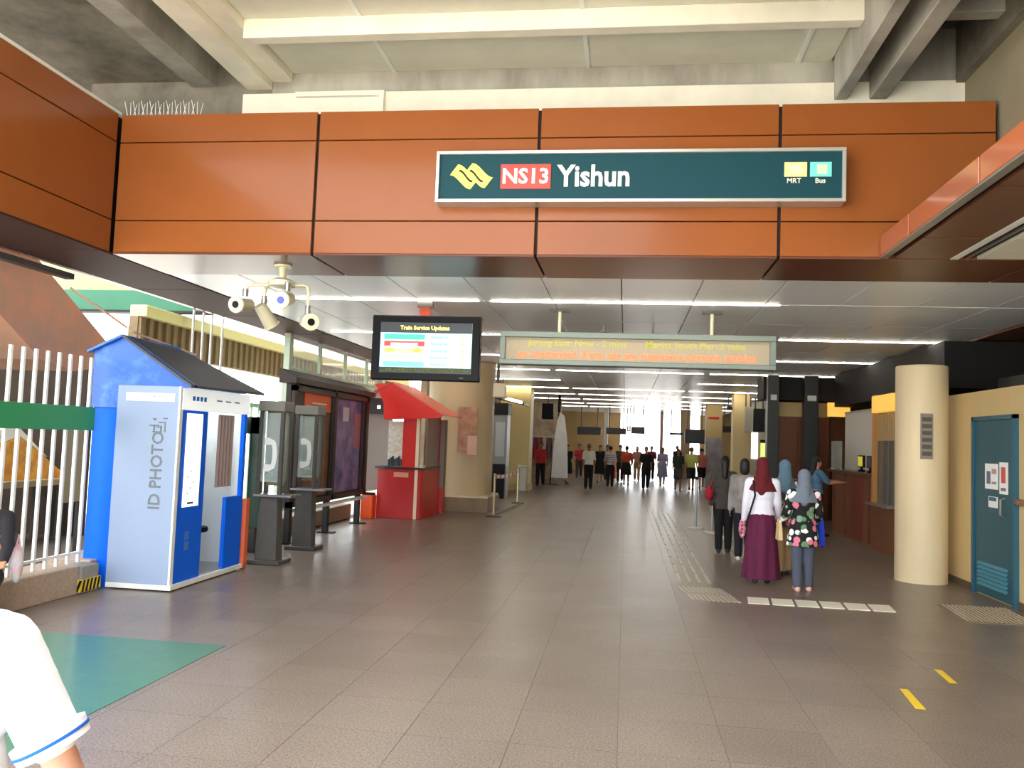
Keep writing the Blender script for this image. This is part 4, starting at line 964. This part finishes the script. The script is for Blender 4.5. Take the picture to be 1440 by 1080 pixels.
        if hem < .5:
            n = 28; rings = []
            for k in range(7):
                u = k/6; z = .58+(hem-.58)*u; rx = (.092+flare*u)*H+q; ry = (.07+flare*u)*H+q
                rings.append([P(0, 0, z)+Vector((rx*math.cos(2*math.pi*i/n)*(1+.03*u*math.sin(i*2.7)), ry*math.sin(2*math.pi*i/n)*(1+.03*u*math.cos(i*2.2)), 0)) for i in range(n)])
            TOP.loft(rings)
        to = TOP.build('top', top, t, smooth=True, scale=1, local=True); late_remesh(to, v, 3)
    kind, bm_ = bottom
    if kind in ('trousers', 'shorts'):
        BOT.ell(P(0, .002, .53), (.088*H+q*.6, .066*H+q*.8, .075*H))
        for hp, kn, an in L:
            hp, kn, an = hp+up, kn+up, an+up
            if kind == 'trousers':
                BOT.cap(hp, kn, .05*H+q*.8, .036*H+q*.9); BOT.cap(kn, kn.lerp(an, .95), .036*H+q*.9, .028*H+q*.9)
            else: BOT.cap(hp, hp.lerp(kn, .8), .05*H+q, .04*H+q*1.4)
        b_ = BOT.build('trousers' if kind == 'trousers' else 'shorts', bm_, t, smooth=True, scale=1, local=True); late_remesh(b_, v, 3)
    else:
        zt, zb, r1 = {'skirt': (.6, .035, .135), 'kneeskirt': (.6, .28, .11), 'dress': (.66, .24, .12)}[kind]
        n = 48; rings = []
        for k in range(15):
            u = k/14; z = zt+(zb-zt)*u; hipu = min(1, u*4.5)
            rx = (.07+.028*hipu+(r1-.098)*max(0, u-.2)/.8)*H+q; ry = (.052+.03*hipu+(r1*.86-.082)*max(0, u-.2)/.8)*H+q
            rings.append([P(0, 0, z)+Vector((rx*math.cos(2*math.pi*i/n)*(1+.075*u*math.sin(i*8*2*math.pi/n+1.5*u)), ry*math.sin(2*math.pi*i/n)*(1+.075*u*math.sin(i*8*2*math.pi/n+1.5*u)), 0)) for i in range(n)])
        MB().loft(rings).build('skirt', bm_, t, smooth=True, scale=1, local=True)
    hk, hm = hair; HB = MB()
    if hk == 'hijab':
        HB.ell(P(0, .014, .948), (.054*H, .06*H, .066*H)); HB.cap(P(0, .02, .93), P(0, .02, .845), .05*H, .062*H)
        n = 24; rings = []
        for k in range(7):
            u = k/6; rings.append([P(0, .012, .87-.135*u)+Vector(((.05+.068*u**.7)*H*math.cos(2*math.pi*i/n), (.05+.034*u**.7)*H*math.sin(2*math.pi*i/n), .01*H*math.sin(i*2.1)*u)) for i in range(n)])
        HB.loft(rings)
        HB.cap(P(0, .055, .82), P(.01, .066, .73), .045*H, .03*H)
        h_ = HB.build('hijab', hm, t, smooth=True, scale=1, local=True); late_remesh(h_, min(v, .014), 3)
    else:
        HB.ell(P(0, .012, .952), (.05*H, .056*H, .056*H))
        if hk in ('long', 'tail'): HB.cap(P(0, .04, .93), P(0, .05, .83 if hk == 'tail' else .78), .045*H if hk == 'long' else .03*H, .03*H if hk == 'long' else .015*H)
        if hk == 'bun': HB.ell(P(0, .065, .965), (.026*H, .024*H, .026*H))
        if hk == 'bob': HB.cap(P(0, .02, .94), P(0, .022, .885), .05*H, .05*H)
        if hk == 'cap': HB.cap(P(0, -.04, .965), P(0, -.075, .957), .03*H, .022*H)
        h_ = HB.build('cap' if hk == 'cap' else 'hair', hm, t, smooth=True, scale=1, local=True); late_remesh(h_, min(v, .016), 2)
    return t, P, A, H
def held(label, cat, name, mb, mt, t_root):
    """a carried thing, built in the carrier's local metres but standing on its own"""
    o = mb.build(name, mt, None, smooth=True, scale=1)
    o.matrix_basis = Matrix.Translation(t_root.location) @ Matrix.Rotation(t_root.rotation_euler.z, 4, 'Z')
    return tag(o, label, cat)
def floral(name, base, cols, sc):
    if name in MATS: return MATS[name]
    mt = bpy.data.materials.new(name); mt.use_nodes = True; nt = mt.node_tree; n = nt.nodes; l = nt.links; b = n['Principled BSDF']; b.inputs['Roughness'].default_value = .85
    tc = n.new('ShaderNodeTexCoord'); vo = n.new('ShaderNodeTexVoronoi'); vo.inputs['Scale'].default_value = sc; l.new(tc.outputs['Object'], vo.inputs['Vector'])
    sx = n.new('ShaderNodeSeparateColor'); l.new(vo.outputs['Color'], sx.inputs[0])
    cr_ = n.new('ShaderNodeValToRGB'); cr_.color_ramp.interpolation = 'CONSTANT'; el = cr_.color_ramp.elements
    el[0].position = 0; el[0].color = rgb(*cols[0]); el[1].position = 1/len(cols); el[1].color = rgb(*cols[1])
    for i, c in enumerate(cols[2:], 2): e = el.new(i/len(cols)); e.color = rgb(*c)
    l.new(sx.outputs[0], cr_.inputs[0])
    lt = n.new('ShaderNodeMath'); lt.operation = 'LESS_THAN'; lt.inputs[1].default_value = .54; l.new(vo.outputs['Distance'], lt.inputs[0])
    mx = n.new('ShaderNodeMix'); mx.data_type = 'RGBA'; mx.inputs['A'].default_value = rgb(*base); l.new(cr_.outputs[0], mx.inputs['B']); l.new(lt.outputs[0], mx.inputs['Factor'])
    l.new(mx.outputs['Result'], b.inputs['Base Color']); MATS[name] = mt; return mt
PI = math.pi
# ---- the queue
tA, P, A, H = person('person in white top, dark red hijab and long maroon skirt, seen from behind', (1.6, 10.25), 1.58, PI-.1, cloth('white top', (232, 230, 240)), ('skirt', cloth('maroon', (98, 18, 62), noise=.45, nscale=2.2, stretch=(8, 8, .4))), ('hijab', cloth('dark red', (92, 10, 22))), v=.011, sleeve=1, arms=((8, 9, 25), (2, 9, 20)))
bg_ = MB().tube([P(.075, -.06, .82), P(.02, -.085, .7), P(-.06, -.09, .55)], .012).tube([P(.075, .06, .82), P(.06, .085, .7), P(.12, .06, .48)], .012)
held('thin black strap bag cord over the white top', 'bag strap', 'bag_strap', bg_, BLACK, tA)
s0, e, w, d2 = A[1]
pk = MB().ell(w+Vector((.02, 0, -.13)), (.05, .1, .13)).tube([w+Vector((.02, -.05, -.06)), w+Vector((.02, -.03, .03)), w+Vector((.02, .03, .03)), w+Vector((.02, .05, -.06))], .006)
held('small pink patterned bag hanging beside the maroon skirt', 'bag', 'handbag', pk, floral('pink print', (196, 120, 140), [(226, 190, 196), (150, 60, 90), (210, 150, 160)], 22), tA)
tB, P, A, H = person('person in floral tunic, grey hijab and grey trousers, nearest of the queue', (1.98, 9.82), 1.46, PI+.05, floral('floral black', (16, 16, 20), [(238, 234, 232), (96, 140, 96), (216, 120, 140), (240, 240, 244), (20, 20, 24), (130, 160, 130)], 13), ('trousers', cloth('slate', (74, 80, 96))), ('hijab', cloth('grey blue', (108, 118, 132))), v=.011, sleeve=1, hem=.37, flare=.035, shoe=(216, 170, 160), legs=((2, 2), (-3, 2)), arms=((10, 14, 45), (6, 14, 40)))
w = A[0][2]
held('bright blue cloth bag on the arm of the floral tunic', 'bag', 'tote_bag', MB().loft([[Vector((w.x-.03+a, w.y+b, w.z+z)) for a, b in ((-.03*k, -.09*k), (.03*k, -.09*k), (.03*k, .09*k), (-.03*k, .09*k))] for k, z in ((.7, .06), (1, -.1), (1.15, -.28), (.9, -.3))]), cloth('royal blue', (20, 52, 190)), tB)
w = A[1][2]
held('beige cloth bag held in front of the floral tunic', 'bag', 'tote_bag', MB().loft([[Vector((w.x+.02+a, w.y+b, w.z+z)) for a, b in ((-.02*k, -.08*k), (.02*k, -.08*k), (.02*k, .08*k), (-.02*k, .08*k))] for k, z in ((.6, .06), (1, -.08), (1.2, -.2), (.9, -.21))]), cloth('beige bag', (214, 186, 140)), tB)
person('person in blue grey hijab and pink floral blouse, partly hidden behind the floral tunic', (1.98, 11.0), 1.55, PI+.3, floral('floral pink', (60, 50, 60), [(220, 110, 130), (90, 150, 120), (230, 220, 220), (200, 60, 80), (120, 140, 100)], 18), ('trousers', cloth('beige trousers', (176, 146, 108))), ('hijab', cloth('steel blue', (92, 122, 140))), v=.011, sleeve=1, hem=.42, flare=.02, arms=((12, 12, 50), (12, 14, 50)))
tD, P, A, H = person('person with black hair, dark grey jacket and black trousers, red bag beside', (1.47, 12.95), 1.56, PI, cloth('dark grey', (72, 66, 62)), ('trousers', cloth('black', (14, 13, 15))), ('long', HAIR), v=.012, sleeve=1, hem=.45, arms=((6, 10, 30), (0, 8, 15)))
w = A[1][2]
held('red shoulder bag carried by the person in the dark grey jacket', 'bag', 'shoulder_bag', MB().ell(A[1][1]+Vector((.05, .03, -.05)), (.07, .11, .12)).tube([A[1][1]+Vector((.05, -.05, .02)), A[1][0]+Vector((.0, 0, .05)), A[1][1]+Vector((.05, .1, .02))], .009), cloth('red bag', (170, 26, 44)), tD)
person('person with bobbed black hair, olive grey jacket and white shoes, behind the maroon skirt', (1.66, 12.2), 1.54, PI-.1, cloth('olive grey', (120, 114, 104), col2=(176, 172, 168), nscale=3), ('trousers', cloth('navy', (22, 22, 36))), ('bob', HAIR), v=.012, sleeve=1, hem=.46, shoe=(220, 214, 206))
person('person in blue top with long dark hair leaning at the service counter', (3.5, 16.2), 1.58, PI/2+.2, cloth('blue top', (84, 124, 158)), ('trousers', cloth('black', (14, 13, 15))), ('long', HAIR), v=.013, sleeve=.5, arms=((40, 8, 55), (45, 8, 50)), legs=((6, 4), (-8, 4)))
# ---- foreground and fence side
WB = cloth('bright white', (236, 240, 244))
tF, P, A, H = person('person in white short sleeved shirt with blue cuff bands, cut off at the frame edge', (-1.295, 1.52), 1.56, PI-.15, WB, ('trousers', cloth('navy', (22, 22, 36))), ('long', HAIR), skin=mat('skin rosy', (214, 160, 138), .55), v=.009, sleeve=.5, arms=((12, 25, 10), (4, 22, 14)), legs=((14, 6), (-14, 10)))
s0, e, w, d2 = A[0]
dd = (e-s0).normalized()
MB().rod(s0+dd*.165*H*.8, s0+dd*.165*H*.93, .0465*H+.004, .0445*H+.004, 24).build('sleeve_cuff', WB, tF, smooth=True, scale=1, local=True)
MB().rod(s0+dd*.165*H*.85, s0+dd*.165*H*.875, .0475*H+.004, .047*H+.004, 24).build('cuff_band', cloth('cuff blue', (20, 96, 196)), tF, smooth=True, scale=1, local=True)
tG, P, A, H = person('person in black seated on the kerb by the fence, cut off at the frame edge', (-4.84, 5.92), 1.62, .5, cloth('black shirt', (30, 28, 34)), ('trousers', cloth('charcoal', (34, 32, 38))), ('bob', HAIR), v=.012, sleeve=1, base=.29, legs=((78, 80), (70, 74)), arms=((30, 8, 40), (30, 8, 40)))
bk = MB().ell((-4.7*S, 6.12*S, .44*S), (.05, .05, .17)).tube([(-4.7*S, 6.12*S-.03, .55*S), (-4.7*S, 6.12*S, .66*S), (-4.7*S, 6.12*S+.03, .55*S)], .008)
o = bk.build('plastic_bag', mat('white pink bag', (226, 232, 238), .5, noise=.2, nscale=9, col2=(232, 176, 190)), None, smooth=True, scale=1); tag(o, 'white and pink plastic bag beside the person seated on the kerb', 'bag')

# ---- the distant crowd
WALK = ((16, 8), (-16, 14)); WALK2 = ((-14, 12), (18, 10)); AW = ((14, 7, 12), (-14, 7, 8)); AW2 = ((-12, 7, 8), (16, 7, 14))
Z = cloth
crowd = [
 ('person in red top and black trousers left of the white banner shape', (-2.85, 28.7), 1.68, 0, Z('red', (176, 40, 44)), ('trousers', Z('black', (14, 13, 15))), ('short', HAIR), ((18, 4), (-18, 6)), AW),
 ('person in black top and dark skirt right of the white banner shape', (-2.1, 31.2), 1.6, .5, Z('black', (14, 13, 15)), ('kneeskirt', Z('black', (14, 13, 15))), ('long', HAIR), WALK, AW),
 ('person in pale grey shirt and black trousers walking below the black sign', (-1.2, 28.3), 1.66, PI, Z('pale grey', (206, 206, 198)), ('trousers', Z('black', (14, 13, 15))), ('short', HAIRB), ((5, 3), (-6, 4)), AW),
 ('person in black dress half hidden behind the pale grey shirt', (-.98, 33.2), 1.62, 0, Z('black', (14, 13, 15)), ('dress', Z('black', (14, 13, 15))), ('long', HAIR), WALK, AW),
 ('person in lilac top just behind the striped shirt', (-.72, 34.5), 1.64, 0, Z('lilac', (168, 154, 186)), ('trousers', Z('dark grey', (72, 66, 62))), ('short', HAIR), WALK2, AW2),
 ('person in grey and pink striped shirt and black trousers', (-.52, 30.3), 1.6, PI, None, ('trousers', Z('black', (14, 13, 15))), ('bun', HAIR), ((10, 5), (-10, 12)), AW2),
 ('person in orange top and long black skirt in the middle of the crowd', (.05, 31.8), 1.64, PI, Z('orange top', (204, 82, 52)), ('kneeskirt', Z('black', (14, 13, 15))), ('short', HAIR), WALK, AW),
 ('person in dark grey behind the orange top', (-.2, 34.6), 1.66, 0, Z('dark grey', (72, 66, 62)), ('trousers', Z('charcoal', (34, 32, 38))), ('short', HAIR), WALK, AW),
 ('person all in black striding right of the orange top', (.72, 30.0), 1.66, 0, Z('black', (14, 13, 15)), ('trousers', Z('black', (14, 13, 15))), ('short', HAIRB), ((20, 4), (-20, 8)), AW),
 ('person in dusty pink top at the bright exit behind the black outfit', (.5, 36.6), 1.62, 0, Z('dusty pink', (190, 130, 126)), ('trousers', Z('beige trousers', (176, 146, 108))), ('long', HAIRB), WALK2, AW2),
 ('person in maroon top at the bright exit left of the lavender dress', (1.12, 37.2), 1.66, 0, Z('maroon top', (110, 30, 60)), ('trousers', Z('navy', (22, 22, 36))), ('short', HAIR), WALK, AW),
 ('person in lavender dress walking in front of the bright exit', (1.42, 33.0), 1.62, 0, Z('lavender', (150, 146, 178)), ('dress', Z('lavender', (150, 146, 178))), ('long', HAIRB), WALK, AW2),
 ('person in dark green top and dark shorts beside the lime shirt', (1.83, 30.0), 1.6, 0, Z('dark green', (36, 56, 40)), ('shorts', Z('dark grey', (72, 66, 62))), ('short', HAIRB), WALK2, AW),
 ('person in lime yellow shirt and dark shorts right of the exit', (2.29, 30.2), 1.68, PI, Z('lime', (196, 204, 112)), ('shorts', Z('charcoal', (34, 32, 38))), ('short', HAIRB), WALK, AW2),
 ('person in coral top, black cap and shorts by the grey poster pillar', (2.82, 32.2), 1.64, 0, Z('coral', (206, 120, 104)), ('shorts', Z('black', (14, 13, 15))), ('cap', BLACK), WALK, AW),
 ('person in crimson top far back under the left black sign', (-1.98, 36.8), 1.62, 0, Z('crimson', (190, 50, 70)), ('trousers', Z('dark grey', (72, 66, 62))), ('short', HAIR), WALK, AW),
 ('person in dark clothes standing at the brown pillar right of the exit', (2.35, 39.4), 1.7, .4, Z('charcoal', (34, 32, 38)), ('trousers', Z('charcoal', (34, 32, 38))), ('short', HAIR), ((3, 2), (-3, 2)), AW),
]
if 'stripes' not in MATS:
    st_ = Z('stripes', (196, 176, 180)); nt = st_.node_tree; n = nt.nodes; l = nt.links
    tc = n.new('ShaderNodeTexCoord'); wv = n.new('ShaderNodeTexWave'); wv.bands_direction = 'Z'; wv.inputs['Scale'].default_value = 4.5
    l.new(tc.outputs['Object'], wv.inputs['Vector']); mx = n.new('ShaderNodeMix'); mx.data_type = 'RGBA'; mx.inputs['A'].default_value = rgb(206, 190, 194); mx.inputs['B'].default_value = rgb(120, 116, 128)
    l.new(wv.outputs['Fac'], mx.inputs['Factor']); l.new(mx.outputs['Result'], n['Principled BSDF'].inputs['Base Color']); MATS['stripes'] = st_
for (lab, at, H_, rz, top, bot, hr, lg, ar) in crowd:
    r = person(lab, at, H_, rz, top or MATS['stripes'], bot, hr, skin=random.choice((SKIN, SKIN2)), v=.02, legs=lg, arms=ar, sleeve=.5, group='people walking far down the concourse')
    if 'striped shirt and' in lab:
        w = r[2][0][2]
        held('red carrier bag in the hand of the striped shirt', 'bag', 'carrier_bag', MB().loft([[Vector((w.x+.02+a, w.y+b, w.z+z)) for a, b in ((-.03*k, -.12*k), (.03*k, -.12*k), (.03*k, .12*k), (-.03*k, .12*k))] for k, z in ((.5, -.02), (1, -.16), (1.1, -.42), (.9, -.43))]), cloth('bag red', (214, 50, 40)), r[0])

# ================================================================== turn text and remeshed pieces into plain meshes
bpy.context.view_layer.update()
dg = bpy.context.evaluated_depsgraph_get()
done = [(o, bpy.data.meshes.new_from_object(o.evaluated_get(dg))) for o in LATE]
for o, me in done:
    if o.type == 'FONT' and o.get('split'):
        bm = bmesh.new(); bm.from_mesh(me); left = set(bm.verts); isl = []
        while left:
            st_k = [left.pop()]; got = set(st_k)
            while st_k:
                for ed in st_k.pop().link_edges:
                    for vv in ed.verts:
                        if vv not in got: got.add(vv); left.discard(vv); st_k.append(vv)
            isl.append(got)
        isl.sort(key=lambda g_: min(v_.co.x for v_ in g_)); groups_ = []
        for g_ in isl:
            lo, hi = min(v_.co.x for v_ in g_), max(v_.co.x for v_ in g_)
            if groups_ and lo < groups_[-1][1]-.004: groups_[-1][0].update(g_); groups_[-1][1] = max(hi, groups_[-1][1])
            else: groups_.append([set(g_), hi])
        for g_, _ in groups_:
            idx = {v_: i for i, v_ in enumerate(g_)}
            m2 = bpy.data.meshes.new('letter'); m2.from_pydata([v_.co[:] for v_ in idx], [], [[idx[v_] for v_ in f_.verts] for f_ in bm.faces if f_.verts[0] in g_])
            m2.materials.append(me.materials[0]); q = bpy.data.objects.new('letter', m2); COL.objects.link(q)
            q.parent = o.parent; q.matrix_basis = o.matrix_basis.copy()
        bm.free(); bpy.data.objects.remove(o)
    elif o.type == 'FONT':
        q = bpy.data.objects.new('lettering', me); nm = o.name; COL.objects.link(q)
        q.parent = o.parent; q.matrix_basis = o.matrix_basis.copy(); q['kind'] = 'stuff'
        bpy.data.objects.remove(o); q.name = nm
    else:
        o.modifiers.clear(); o.data = me
        for p in me.polygons: p.use_smooth = True
